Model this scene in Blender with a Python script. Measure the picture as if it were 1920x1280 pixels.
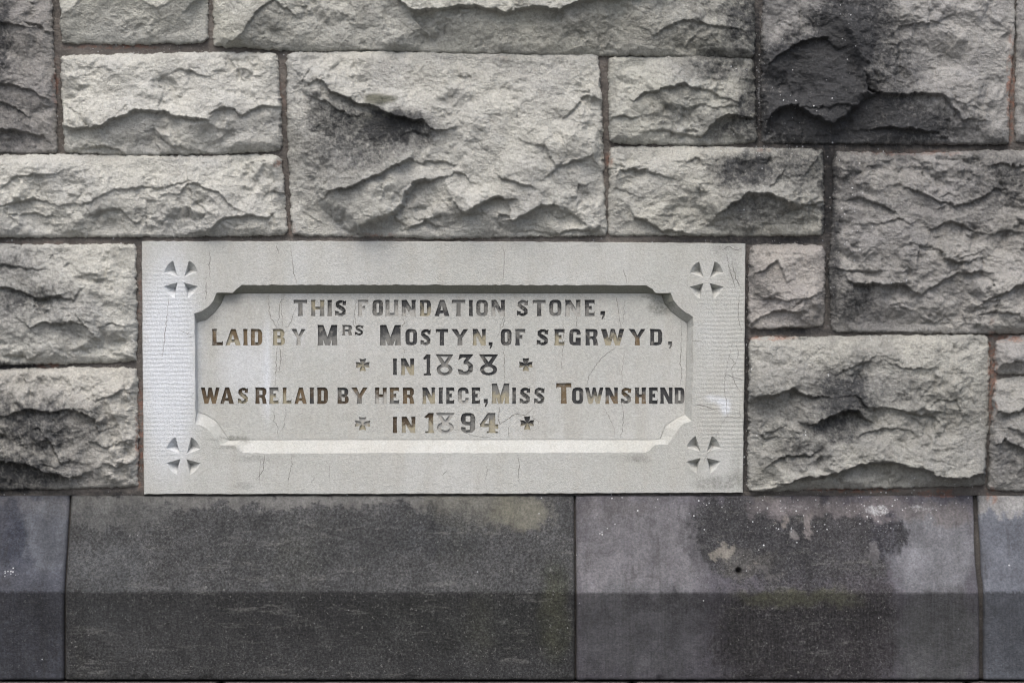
import bpy, math, random
import numpy as np
from mathutils import Vector
from mathutils.geometry import delaunay_2d_cdt

# ------------------------------------------------------------------ units
# photo pixels are millimetres on the wall face; h = mm towards the viewer
GZ = 1500.0
def WX(px): return (px - 960.0) / 1000.0
def WZ(py): return (GZ - py) / 1000.0
DIST = 6.0

scene = bpy.context.scene
for o in list(bpy.data.objects): bpy.data.objects.remove(o)
# ------------------------------------------------------------------ camera
cam_d = bpy.data.cameras.new('camera'); cam = bpy.data.objects.new('camera', cam_d)
scene.collection.objects.link(cam); scene.camera = cam
cam.location = (0, -DIST, WZ(640)); cam.rotation_euler = (math.radians(90), 0, 0)
cam_d.sensor_width = 36; cam_d.lens = 36 * DIST / 1.92
cam_d.clip_end = 500
# ------------------------------------------------------------------ light
SUN_EL, SUN_AZ = math.radians(56), math.radians(-12)   # azimuth from straight in front, minus = from the left
w = bpy.data.worlds.new('World'); scene.world = w; w.use_nodes = True
nt = w.node_tree; bg = nt.nodes['Background']
sky = nt.nodes.new('ShaderNodeTexSky'); sky.sky_type = 'NISHITA'; sky.sun_disc = False
sky.sun_elevation = SUN_EL; sky.sun_rotation = math.pi - SUN_AZ
sky.air_density = 1.0; sky.dust_density = 4.5; sky.ozone_density = 0.6
nt.links.new(sky.outputs[0], bg.inputs[0]); bg.inputs[1].default_value = 0.112
sd = bpy.data.lights.new('sun', 'SUN'); sd.energy = 1.15; sd.angle = math.radians(46); sd.color = (1.0, 0.985, 0.96)
sun = bpy.data.objects.new('sun', sd); scene.collection.objects.link(sun)
dv = Vector((math.sin(SUN_AZ) * math.cos(SUN_EL), -math.cos(SUN_AZ) * math.cos(SUN_EL), math.sin(SUN_EL)))
sun.rotation_euler = dv.to_track_quat('Z', 'Y').to_euler(); sun.location = (0, -3, 5)
scene.view_settings.view_transform = 'Standard'; scene.view_settings.look = 'None'
scene.view_settings.gamma = 1.0; scene.view_settings.exposure = 0.80
scene.render.engine = 'CYCLES'; scene.cycles.filter_width = 1.15

# ------------------------------------------------------------------ noise
def hsh(ix, iy, seed):
    n = (ix.astype(np.int64) * 374761393 + iy.astype(np.int64) * 668265263 + int(seed) * 974634777) & 0x7fffffff
    n = ((n ^ (n >> 13)) * 1274126177) & 0x7fffffff
    n = ((n ^ (n >> 16)) * 1103515245 + 12345) & 0x7fffffff
    n = (n ^ (n >> 15)) & 0x7fffffff
    return n / float(0x7fffffff)
def vnoise(x, y, seed):
    ix, iy = np.floor(x), np.floor(y); fx, fy = x - ix, y - iy
    def g(a, b):
        t = hsh(ix + a, iy + b, seed) * 6.28318
        return np.cos(t) * (fx - a) + np.sin(t) * (fy - b)
    u = fx**3 * (fx * (fx * 6 - 15) + 10); v = fy**3 * (fy * (fy * 6 - 15) + 10)
    return 1.5 * ((g(0,0) * (1-u) + g(1,0) * u) * (1-v) + (g(0,1) * (1-u) + g(1,1) * u) * v)
def fbm(x, y, seed, octs=4, gain=0.5):
    s = 0; a = 1.0; t = 0
    for i in range(octs):
        s = s + a * vnoise(x, y, seed + i * 17); t += a; a *= gain; x = x * 2.03 + 5.1; y = y * 2.03 + 1.7
    return s / t
def ridged(x, y, seed, octs=3):
    s = 0; a = 1.0; t = 0
    for i in range(octs):
        s = s + a * (1 - 2 * np.abs(vnoise(x, y, seed + i * 31))); t += a; a *= .5; x = x * 2.1 + 3.3; y = y * 2.1 + 8.1
    return s / t
def scoops(x, y, size, seed, aniso=1.0, tilt=0.35, k=1.1, cj=0.35):
    """lower envelope of tilted shallow bowls: conchoidal chips with crisp crests between them (unit height = size)"""
    x = x / size; y = y / (size * aniso)
    ix, iy = np.floor(x), np.floor(y); best = np.full(x.shape, 9.0)
    for a in range(-2, 3):
        for b in range(-2, 3):
            cx, cy = ix + a, iy + b
            px = cx + hsh(cx, cy, seed + 1); py = cy + hsh(cx, cy, seed + 2)
            dx, dy = x - px, y - py
            gx = (hsh(cx, cy, seed + 3) - .5) * 2 * tilt; gy = (hsh(cx, cy, seed + 4) - .5) * 2 * tilt
            c = (hsh(cx, cy, seed + 5) - .5) * cj
            best = np.minimum(best, c + gx * dx + gy * dy + k * .5 * (dx * dx + dy * dy))
    return best * size
def facets(x, y, size, seed, amp, edge=0.06):
    """planes broken off at differing levels: small cliffs along cell borders"""
    x = x / size; y = y / size; ix, iy = np.floor(x), np.floor(y)
    d1 = np.full(x.shape, 9.0); h1 = np.zeros(x.shape)
    for a in range(-1, 2):
        for b in range(-1, 2):
            cx, cy = ix + a, iy + b
            px = cx + hsh(cx, cy, seed + 1); py = cy + hsh(cx, cy, seed + 2)
            dx, dy = x - px, y - py; d = dx * dx + dy * dy
            hh = (hsh(cx, cy, seed + 5) - .5) * 2 + (hsh(cx, cy, seed + 3) - .5) * 2.0 * dx + (hsh(cx, cy, seed + 4) - .5) * 2.0 * dy
            m = d < d1; d1 = np.where(m, d, d1); h1 = np.where(m, hh, h1)
    return h1 * amp

def planes(x, y, size, seed, ang=0.0, squash=.7):
    """random flat facets meeting in straight creases (linear over a jittered triangle lattice), range about -1..1"""
    ca, sa = math.cos(ang), math.sin(ang); u = (x * ca + y * sa) / size; v = (-x * sa + y * ca) / (size * squash)
    u, v = u + vnoise(u / 1.7, v / 1.7, seed + 7) * .75, v + vnoise(u / 1.7 + 9, v / 1.7, seed + 8) * .75
    ix, iy = np.floor(u), np.floor(v); fx, fy = u - ix, v - iy
    a, b, c, d = hsh(ix, iy, seed), hsh(ix + 1, iy, seed), hsh(ix, iy + 1, seed), hsh(ix + 1, iy + 1, seed)
    t1 = np.where(fx + fy < 1, a + (b - a) * fx + (c - a) * fy, d + (c - d) * (1 - fx) + (b - d) * (1 - fy))
    t2 = np.where(fx > fy, a + (b - a) * fx + (d - b) * fy, a + (d - c) * fx + (c - a) * fy)
    return (np.where(hsh(ix, iy, seed + 99) > .5, t1, t2) - .5) * 2
# ------------------------------------------------------------------ marks (stains, lichen, rust, moss that have shapes of their own)
SOOT = [(1575,110,62,120,1.15),(1500,180,80,80,1.1),(1625,30,50,50,.8),(640,300,60,60,.4),(50,770,80,50,.4),(1700,400,160,90,.30),(1860,330,80,70,.5),(1480,760,110,60,.35),(1700,800,150,60,.28),(60,560,120,70,.35),(60,820,130,70,.4),(1200,60,180,40,.25),(640,280,110,70,.4),(1450,400,110,50,.35),(1600,600,90,30,.35),(40,120,60,120,.35),(1900,850,60,80,.35),(1515,130,100,62,1.1),(1550,210,150,64,1.15),(1605,60,62,80,.9),(1660,236,130,40,.95),(1690,90,80,80,.28),(1750,190,80,40,.25),(1500,20,50,40,.35),(1650,130,75,60,.65),(1470,225,50,40,.8),
 (1395,40,40,60,.8),(1330,18,60,30,.45),(1400,150,26,60,.55),(1345,122,70,34,.6),(1300,60,90,40,.35),(1385,245,60,22,.65),(1250,205,55,26,.25),
 (1400,318,62,34,.85),(1500,320,46,50,.55),(1425,395,80,32,.5),(1555,350,16,120,.95),(1560,500,14,120,.7),(1590,330,34,50,.5),(1500,300,60,22,.6),
 (1865,345,70,50,.55),(1760,390,70,22,.35),(1700,505,120,40,.25),(1600,565,46,44,.65),(1650,300,60,20,.5),(1860,430,90,28,.35),
 (735,240,68,30,.95),(640,225,45,28,.7),(670,268,95,50,.65),(612,225,34,44,.6),(700,300,50,30,.35),(790,260,24,16,.6),
 (4,70,22,90,.8),(0,20,40,40,.55),(15,205,60,36,.5),(10,260,70,26,.5),(60,60,34,18,.3),
 (50,560,72,34,.6),(20,500,60,36,.5),(110,545,50,26,.35),(70,800,85,50,.75),(10,885,110,40,.85),(150,800,60,50,.5),(5,760,50,40,.6),(100,880,80,26,.5),(55,730,60,20,.3),(15,685,60,8,.9),
 (1580,742,55,44,.9),(1560,800,60,22,.75),(1500,850,60,32,.5),(1670,735,110,34,.4),(1420,760,30,30,.35),(1620,672,60,20,.35),(1640,835,60,18,.3),(1850,860,80,50,.3),
 (1425,520,30,40,.25),(500,55,50,40,.2),(1395,700,9,240,.75),(1440,452,150,8,.7),(1700,275,180,6,.6),(1420,130,10,160,.8),(1480,622,120,8,.6),(700,925,900,4,.6)]
RUST = [(210,88,100,5,.7),(1893,170,8,90,1.0),(1858,700,9,80,1.0),(263,820,8,90,.95),(262,560,6,60,.6),(1700,288,120,7,.6),(1600,918,90,5,.8),(1760,925,40,7,1.0),
 (1432,283,22,6,.7),(1440,634,50,5,.9),(930,110,34,10,.35),(1010,120,50,30,.18),(105,150,7,50,.7),(110,20,8,60,.3),(530,180,7,40,.5),(520,308,10,8,.8),(540,400,8,30,.4),(700,440,60,5,.6),
 (860,447,60,5,.5),(90,684,30,5,.9),(190,290,60,5,.4),(1143,300,8,14,.7),(1138,220,6,60,.3),(60,440,60,5,.3),(1895,635,30,8,.8),(40,455,220,5,.4),(1395,560,8,50,.5),(1858,930,10,16,.9),(1560,460,8,60,.3),(548,430,14,12,.5)]
LICH = [(1600,946,110,9,.72),(1690,962,60,9,.7),(1480,950,60,12,.8),(1520,990,30,14,.7),(1424,150,7,130,.9),(1560,940,230,10,.75),(1640,975,70,16,.6),(1500,960,40,30,.5),(1440,960,26,20,.55),(1130,1000,14,10,.4),(1644,957,34,13,1.15),(1735,952,60,12,.9),(1560,945,60,14,.8),(1400,935,90,14,.7),(1395,908,26,22,.8),(1500,985,70,26,.5),(1425,180,10,110,.8),(1582,60,10,80,.7),(1592,400,26,90,.5),
 (1396,700,9,230,.6),(1420,280,110,7,.9),(690,97,60,4,.8),(1555,560,10,100,.5),(1470,815,30,8,.5),(1478,452,110,7,.6),(1340,945,30,12,.5),(1690,540,20,14,.5),(1580,480,24,14,.5),(1850,790,14,10,.6),
 (120,516,16,8,.9),(15,452,18,6,.9),(1720,905,50,7,.5),(1300,960,200,30,.28),(1415,195,120,60,.18),(1600,930,230,8,.6),(1640,640,60,8,.5),(1912,345,10,10,.3),(500,560,2,2,.1),(20,1070,16,10,.7)]
GREEN = [(712,190,26,10,1.1),(722,228,52,14,.9),(1090,60,220,40,.45),(1300,85,90,30,.55),(1260,190,80,40,.45),(470,60,60,40,.35),(260,260,90,30,.3),(1480,410,60,30,.2),(1020,420,200,20,.2),
 (860,1020,60,60,.3),(560,1050,60,90,.35),(1040,1150,30,90,.6),(900,1170,30,80,.4),(300,1050,80,80,.2),(1500,1120,110,16,.6),(1050,1070,60,60,.3),(1440,930,40,12,.5),(1420,890,24,20,.5),(950,960,30,40,.35)]
def field(lst, X, Y, seed, wob=0.55, scale=34.0):
    wx = X + fbm(X / scale, Y / scale, seed, 4) * scale * wob; wy = Y + fbm(X / scale, Y / scale, seed + 90, 4) * scale * wob
    out = np.zeros(X.shape)
    x0, x1, y0, y1 = X.min(), X.max(), Y.min(), Y.max()
    for (cx, cy, rx, ry, s) in lst:
        if cx + 2*rx < x0 or cx - 2*rx > x1 or cy + 2*ry < y0 or cy - 2*ry > y1: continue
        ex = wx if rx > 14 else X + (wx - X) * .25; ey = wy if ry > 14 else Y + (wy - Y) * .25
        d = ((ex - cx) / rx)**2 + ((ey - cy) / ry)**2
        out = np.maximum(out, s * np.exp(-0.5 * d**1.6))
    return np.clip(out, 0, 1.2)
def marks(X, Y):
    m = np.zeros((X.size, 4), np.float32); x = X.ravel(); y = Y.ravel()
    m[:, 0] = np.clip(field(SOOT, x, y, 11, .8, 30) * (.95 + .75 * fbm(x / 12, y / 14, 71, 5, .75) + .3 * fbm(x / 4.5, y / 5, 72, 2)), 0, 1.2); m[:, 1] = field(RUST, x, y, 12); m[:, 2] = field(LICH, x, y, 13); m[:, 3] = field(GREEN, x, y, 14)
    return m

# ------------------------------------------------------------------ mesh making
def mesh_from(name, co, quads=None, tris=None, attrs=None, smooth=True, polymat=None):
    me = bpy.data.meshes.new(name); co = np.asarray(co, np.float32)
    me.vertices.add(len(co)); me.vertices.foreach_set('co', co.ravel())
    loops = []; starts = []; n = 0; parts = []
    if quads is not None and len(quads): q = np.asarray(quads, np.int32); parts.append((q, 4))
    if tris is not None and len(tris): t = np.asarray(tris, np.int32); parts.append((t, 3))
    lp = np.concatenate([p.ravel() for p, _ in parts]); st = []
    for p, k in parts: st.append(n + np.arange(len(p)) * k); n += len(p) * k
    st = np.concatenate(st).astype(np.int32)
    me.loops.add(len(lp)); me.loops.foreach_set('vertex_index', lp)
    me.polygons.add(len(st)); me.polygons.foreach_set('loop_start', st)
    me.polygons.foreach_set('use_smooth', np.full(len(st), smooth, bool))
    if polymat is not None: me.polygons.foreach_set('material_index', np.asarray(polymat, np.int32))
    for k, v in (attrs or {}).items():
        if v.ndim == 2: a = me.attributes.new(k, 'FLOAT_COLOR', 'POINT'); a.data.foreach_set('color', v.astype(np.float32).ravel())
        else: a = me.attributes.new(k, 'FLOAT', 'POINT'); a.data.foreach_set('value', v.astype(np.float32).ravel())
    me.update(calc_edges=True); me.validate()
    return me
def link(name, me, mat, parent=None, origin=(0,0,0)):
    o = bpy.data.objects.new(name, me); scene.collection.objects.link(o)
    for m in (mat if isinstance(mat, (list, tuple)) else [mat]):
        if m: me.materials.append(m)
    o.location = origin
    if parent: o.parent = parent
    return o
def empty(name, label, cat):
    o = bpy.data.objects.new(name, None); scene.collection.objects.link(o); o['label'] = label; o['category'] = cat; return o
def to_world(px, py, h, origin):
    return np.stack([WX(px) - origin[0], -h / 1000.0 - origin[1], WZ(py) - origin[2]], -1)

# ------------------------------------------------------------------ materials
class N:
    def __init__(s, name):
        s.m = bpy.data.materials.new(name); s.m.use_nodes = True; s.t = s.m.node_tree; s.b = s.t.nodes['Principled BSDF']
        s.b.inputs['Specular IOR Level'].default_value = .3
        s.tc = s.t.nodes.new('ShaderNodeTexCoord'); s.oi = s.t.nodes.new('ShaderNodeObjectInfo')
        v = s.t.nodes.new('ShaderNodeVectorMath'); v.operation = 'ADD'; s.t.links.new(s.tc.outputs['Object'], v.inputs[0])
        r = s.math('MULTIPLY', s.oi.outputs['Random'], 37.0); s.t.links.new(r, v.inputs[1]); s.co = v.outputs[0]
    def put(s, sock, v):
        if isinstance(v, bpy.types.NodeSocket): s.t.links.new(v, sock)
        elif isinstance(v, (tuple, list)): sock.default_value = tuple(v) + ((1,) if len(v) == 3 and len(sock.default_value) == 4 else ())
        else: sock.default_value = v
    def math(s, op, a, b=0.0, c=0.0, clamp=False):
        n = s.t.nodes.new('ShaderNodeMath'); n.operation = op; n.use_clamp = clamp
        s.put(n.inputs[0], a); s.put(n.inputs[1], b); s.put(n.inputs[2], c); return n.outputs[0]
    def noise(s, scale, detail=3, rough=.55, stretch=None, dist=0.0):
        n = s.t.nodes.new('ShaderNodeTexNoise'); n.inputs['Scale'].default_value = scale; n.inputs['Detail'].default_value = detail
        n.inputs['Roughness'].default_value = rough; n.inputs['Distortion'].default_value = dist; v = s.co
        if stretch:
            mp = s.t.nodes.new('ShaderNodeMapping'); mp.inputs['Scale'].default_value = stretch; s.put(mp.inputs[0], v); v = mp.outputs[0]
        s.put(n.inputs['Vector'], v); return n.outputs['Fac']
    def ramp(s, v, lo, hi, a=0.0, b=1.0):
        n = s.t.nodes.new('ShaderNodeMapRange'); n.interpolation_type = 'SMOOTHSTEP'
        s.put(n.inputs[0], v); s.put(n.inputs[1], lo); s.put(n.inputs[2], hi); s.put(n.inputs[3], a); s.put(n.inputs[4], b); return n.outputs[0]
    def mix(s, f, a, b, mode='MIX'):
        n = s.t.nodes.new('ShaderNodeMix'); n.data_type = 'RGBA'; n.blend_type = mode
        s.put(n.inputs['Factor'], f); s.put(n.inputs[6], a); s.put(n.inputs[7], b); return n.outputs[2]
    def attr(s, name):
        n = s.t.nodes.new('ShaderNodeAttribute'); n.attribute_name = name
        sp = s.t.nodes.new('ShaderNodeSeparateColor'); s.t.links.new(n.outputs['Color'], sp.inputs[0])
        return n.outputs['Color'], sp.outputs[0], sp.outputs[1], sp.outputs[2], n.outputs['Alpha'], n.outputs['Fac']
    def bump(s, height, dist, strength=1.0, prev=None):
        n = s.t.nodes.new('ShaderNodeBump'); s.put(n.inputs['Height'], height); n.inputs['Distance'].default_value = dist
        n.inputs['Strength'].default_value = strength
        if prev is not None: s.put(n.inputs['Normal'], prev)
        return n.outputs[0]
    def done(s, col, rough=.9, normal=None):
        s.put(s.b.inputs['Base Color'], col); s.put(s.b.inputs['Roughness'], rough)
        if normal is not None: s.put(s.b.inputs['Normal'], normal)
        return s.m
def grey(v): return (v, v, v)

def marks_over(n, col, spk, green=(.085,.087,.06), sootc=(.032,.034,.038), lich=(.62,.64,.66)):
    _, r, g, b, a, _ = n.attr('marks')
    grain = n.noise(180, 6, .8); mid = n.noise(38, 7, .75)
    col = n.mix(n.math('MULTIPLY', n.ramp(n.math('MULTIPLY', a, n.math('MULTIPLY_ADD', mid, 1.2, .4)), .15, 1.1), .85), col, green)
    gf = n.ramp(n.math('MULTIPLY', g, n.math('MULTIPLY_ADD', mid, 1.6, .2)), .25, .8)
    rust = n.mix(n.noise(90, 3), (.30,.12,.07), (.40,.26,.21))
    col = n.mix(n.math('MULTIPLY', n.math('MULTIPLY', gf, n.ramp(n.noise(70, 4, .7), .42, .6)), .75), col, rust)
    sf = n.math('ADD', n.math('MULTIPLY', r, n.math('MULTIPLY_ADD', mid, .9, .45)), n.math('MULTIPLY', n.math('SUBTRACT', grain, .5), n.math('MULTIPLY', r, .9)))
    col = n.mix(n.math('MULTIPLY', n.ramp(sf, -.08, .80), .93), col, sootc)
    # lichen: crusts where the mask is strong, scattered specks where it is weak
    vor = n.t.nodes.new('ShaderNodeTexVoronoi'); vor.inputs['Scale'].default_value = 210; vor.inputs['Randomness'].default_value = 1.0; n.put(vor.inputs['Vector'], n.co)
    cell = n.t.nodes.new('ShaderNodeSeparateColor'); n.t.links.new(vor.outputs['Color'], cell.inputs[0])
    speck = n.math('MULTIPLY', n.ramp(n.math('MULTIPLY_ADD', grain, .5, n.math('MULTIPLY_ADD', cell.outputs[2], .3, vor.outputs['Distance'])), .72, .5), n.math('LESS_THAN', cell.outputs[0], n.math('MULTIPLY_ADD', n.math('MULTIPLY', b, mid), .8, spk)))
    crust = n.ramp(n.math('MULTIPLY', b, n.math('ADD', grain, n.math('MULTIPLY', mid, .9))), .76, 1.2)
    f = n.math('MAXIMUM', n.math('MULTIPLY', speck, n.ramp(cell.outputs[1], .1, .9, .35, .95)), crust)
    return n.mix(f, col, lich)

def stone_material():
    n = N('rock_faced_stone')
    low = n.noise(9, 4, .55); mid = n.noise(45, 4, .6); fine = n.noise(420, 3, .6); lam = n.noise(110, 5, .72, (1, 1, 1.4), .3)
    c = n.mix(n.ramp(low, .3, .7), grey(.88), (1.06,1.05,1.0))
    c = n.mix(n.ramp(mid, .3, .75), c, n.mix(.5, c, (.78,.77,.74)), 'MIX')
    c = n.mix(1.0, c, n.oi.outputs['Color'], 'MULTIPLY')
    pit = n.ramp(n.noise(330, 4, .75), .54, .70); c = n.mix(n.math('MULTIPLY', pit, n.ramp(mid, .3, .7, .15, .5)), c, (.12,.118,.10))
    c = n.mix(n.math('MULTIPLY', n.ramp(n.noise(14, 7, .78), .47, .72), .42), c, (.235,.23,.205))
    c = n.mix(n.math('MULTIPLY', n.ramp(n.noise(120, 5, .8), .54, .7), .35), c, (.19,.185,.165))
    c = marks_over(n, c, 0.0)
    c = n.mix(1.0, c, n.mix(n.ramp(n.noise(240, 2, .7), .32, .68), grey(.84), grey(1.13)), 'MULTIPLY')
    h = n.math('ADD', n.math('MULTIPLY', lam, .8), n.math('MULTIPLY', n.noise(300, 4, .65), .45))
    return n.done(c, .93, n.bump(h, .0065, 1.0))
def mortar_material():
    n = N('lime_mortar')
    mid = n.noise(60, 4, .6); fine = n.noise(520, 3, .7); co = n.noise(16, 3, .5)
    c = n.mix(n.ramp(co, .3, .7), (.15,.14,.13), (.27,.25,.23)); c = n.mix(n.ramp(mid, .35, .75), c, (.20,.18,.165))
    c = n.mix(n.math('MULTIPLY', n.ramp(n.noise(230, 3, .7), .56, .68), .7), c, (.36,.33,.30)); c = n.mix(n.math('MULTIPLY', n.ramp(fine, .4, .3), .8), c, (.03,.028,.025))
    c = marks_over(n, c, .05)
    h = n.math('ADD', n.noise(260, 5, .8), n.math('MULTIPLY', mid, .8))
    return n.done(c, .95, n.bump(h, .009, 1.0))
def plinth_material():
    n = N('dressed_plinth_stone')
    _, tr, tg, tb, _, _ = n.attr('tone'); tone = n.attr('tone')[0]
    mid = n.noise(24, 8, .8); fine = n.noise(190, 6, .85); streak = n.noise(11, 6, .7, (1.6, 1, 1)); sp = n.noise(620, 2, .6)
    c = n.mix(1.0, tone, n.mix(n.ramp(mid, .25, .75), grey(.72), grey(1.28)), 'MULTIPLY')
    c = n.mix(1.0, c, n.mix(n.ramp(streak, .3, .7), grey(.78), grey(1.22)), 'MULTIPLY')
    rough = n.attr('rough')[5]
    c = n.mix(n.math('MULTIPLY', n.ramp(fine, .50, .72), n.math('MULTIPLY', n.math('MULTIPLY', rough, n.ramp(streak, .35, .65, .15, 1)), .62)), c, (.20,.20,.195))
    c = n.mix(n.math('MULTIPLY', n.ramp(fine, .48, .34), n.math('MULTIPLY', rough, .7)), c, (.022,.023,.022))
    c = n.mix(n.math('MULTIPLY', n.ramp(sp, .70, .76), .3), c, (.3,.3,.3))
    crisp = n.noise(120, 9, .88, (1.3, 1, .8)); cr2 = n.noise(95, 8, .88, (1, 1, 1.6))
    pale = n.mix(.5, c, (.24,.237,.225))
    c = n.mix(n.math('MULTIPLY', n.ramp(crisp, .54, .64), n.math('MULTIPLY_ADD', rough, .55, .12)), c, pale)
    c = n.mix(n.math('MULTIPLY', n.ramp(cr2, .45, .40), n.math('MULTIPLY_ADD', rough, .5, .22)), c, (.028,.028,.03))
    c = n.mix(n.math('MULTIPLY', n.ramp(cr2, .60, .66), n.math('MULTIPLY_ADD', rough, .4, .12)), c, (.26,.257,.25))
    hs_ = n.noise(26, 7, .8, (.35, 1, 1.8)); c = n.mix(n.math('MULTIPLY', n.ramp(hs_, .54, .68), n.math('MULTIPLY', rough, .45)), c, (.20,.20,.19))
    run = n.noise(20, 5, .7, (2.2, 1, .22)); c = n.mix(n.math('MULTIPLY', n.ramp(run, .52, .72), .4), c, (.04,.041,.038))
    c = marks_over(n, c, .002)
    c = n.mix(1.0, c, n.mix(n.math('MULTIPLY_ADD', n.math('SUBTRACT', n.ramp(n.noise(230, 2, .75), .33, .68), .5), n.math('MULTIPLY_ADD', rough, .55, .4), .5), grey(.55), grey(1.45)), 'MULTIPLY')
    c = n.mix(n.math('MULTIPLY', n.ramp(n.noise(170, 3, .8), .62, .70), n.math('MULTIPLY_ADD', rough, .5, .12)), c, (.27,.27,.26))
    wv = n.t.nodes.new('ShaderNodeTexWave'); wv.bands_direction = 'X'; wv.inputs['Scale'].default_value = 48; wv.inputs['Distortion'].default_value = 1.2
    wv.inputs['Detail'].default_value = 2; n.put(wv.inputs['Vector'], n.tc.outputs['Object'])
    comb = n.attr('comb')[5]
    comb = n.math('MULTIPLY', comb, n.ramp(n.noise(30, 4, .7), .4, .6, .1, .9)); b1 = n.bump(n.math('MULTIPLY', wv.outputs['Fac'], comb), .0007, .7)
    c = n.mix(n.math('MULTIPLY', n.math('MULTIPLY', comb, n.ramp(wv.outputs['Fac'], .5, 1.0)), .06), c, (.2,.2,.2))
    return n.done(c, .88, n.bump(n.math('ADD', fine, n.math('MULTIPLY', cr2, 1.5)), .004, .8, b1))
def tablet_material():
    n = N('dressed_tablet_stone')
    low = n.noise(5, 4, .55); fine = n.noise(500, 3, .65); pit = n.noise(230, 3, .7); st = n.noise(7, 4, .6, (4, 1, .6))
    c = n.mix(n.ramp(low, .3, .7), (.425,.435,.412), (.475,.485,.47))
    c = n.mix(n.math('MULTIPLY', n.ramp(st, .42, .72), .6), c, (.41,.405,.375))
    c = n.mix(n.math('MULTIPLY', n.ramp(n.noise(38, 6, .75), .45, .75), .4), c, (.36,.355,.325))
    c = n.mix(n.math('MULTIPLY', n.ramp(fine, .58, .74), .22), c, (.25,.24,.22))
    c = n.mix(n.math('MULTIPLY', n.ramp(pit, .70, .78), .6), c, (.16,.15,.14))
    _, r, g, b, a, _ = n.attr('tablet_marks')   # r mould, g cool lime wash, b tooling, a green-brown tint
    c = n.mix(n.math('MULTIPLY', n.ramp(n.math('MULTIPLY', g, n.math('MULTIPLY_ADD', st, .9, .55)), .1, 1.0), .75), c, (.64,.68,.735))
    gr = n.noise(240, 4, .75); gm = n.noise(34, 4, .6)
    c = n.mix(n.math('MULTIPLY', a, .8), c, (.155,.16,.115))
    c = n.mix(n.ramp(n.math('MULTIPLY', r, n.math('ADD', gr, n.math('MULTIPLY', gm, .7))), .26, .78, 0, .8), c, (.075,.08,.065))
    wv = n.t.nodes.new('ShaderNodeTexWave'); wv.bands_direction = 'Z'; wv.inputs['Scale'].default_value = 40; wv.inputs['Distortion'].default_value = 1.6
    wv.inputs['Detail'].default_value = 3; wv.inputs['Detail Scale'].default_value = .4; n.put(wv.inputs['Vector'], n.tc.outputs['Object'])
    line = n.math('MULTIPLY', b, n.ramp(n.noise(22, 3), .3, .55, .35, 1))
    b1 = n.bump(n.math('MULTIPLY', wv.outputs['Fac'], line), .00045, .8)
    c = n.mix(n.math('MULTIPLY', n.math('MULTIPLY', line, n.ramp(wv.outputs['Fac'], .2, 0)), .15), c, (.25,.25,.24))
    c = n.mix(1.0, c, n.mix(n.ramp(n.noise(250, 2, .7), .32, .68), grey(.91), grey(1.07)), 'MULTIPLY')
    return n.done(c, .9, n.bump(n.math('ADD', fine, pit), .0022, .6, b1))
def letter_material():
    n = N('letter_filling')
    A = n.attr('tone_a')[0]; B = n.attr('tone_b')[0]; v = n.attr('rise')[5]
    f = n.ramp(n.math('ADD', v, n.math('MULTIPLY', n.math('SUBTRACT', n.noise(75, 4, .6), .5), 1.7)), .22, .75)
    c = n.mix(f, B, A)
    c = n.mix(n.math('MULTIPLY', n.ramp(n.noise(55, 5, .7), .52, .66), .55), c, (.30,.295,.27))
    c = n.mix(n.math('MULTIPLY', n.ramp(n.noise(380, 3, .7), .58, .72), .45), c, (.36,.35,.31))
    c = n.mix(n.math('MULTIPLY', n.ramp(n.noise(160, 3, .7), .56, .7), .35), c, (.05,.045,.035))
    return n.done(c, .75, n.bump(n.noise(300, 3), .001, .6))
def plain(name, col, rough=.9, var=.3, scale=80):
    n = N(name); f = n.noise(scale, 4, .6)
    c = n.mix(f, tuple(x * (1 - var) for x in col), tuple(x * (1 + var) for x in col))
    return n.done(c, rough, n.bump(f, .002, .5))
M_STONE = stone_material(); M_MORTAR = mortar_material(); M_PLINTH = plinth_material(); M_TABLET = tablet_material(); M_LETTER = letter_material()
M_GROOVE = plain('letter_groove_edge', (.12,.105,.085)); M_CRACK = plain('crack_grime', (.15,.145,.13), .95, .4, 200)
M_GROUND = plain('unseen_ground', (.09,.088,.085), .9, .3, 60)

# ------------------------------------------------------------------ structure: ground
gco = [(-60,-60,0),(60,-60,0),(60,60,0),(-60,60,0)]
g = link('ground', mesh_from('ground', gco, quads=[(0,1,2,3)]), M_GROUND); g['kind'] = 'structure'  # out of view, added to bounce light up onto the undersides

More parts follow.
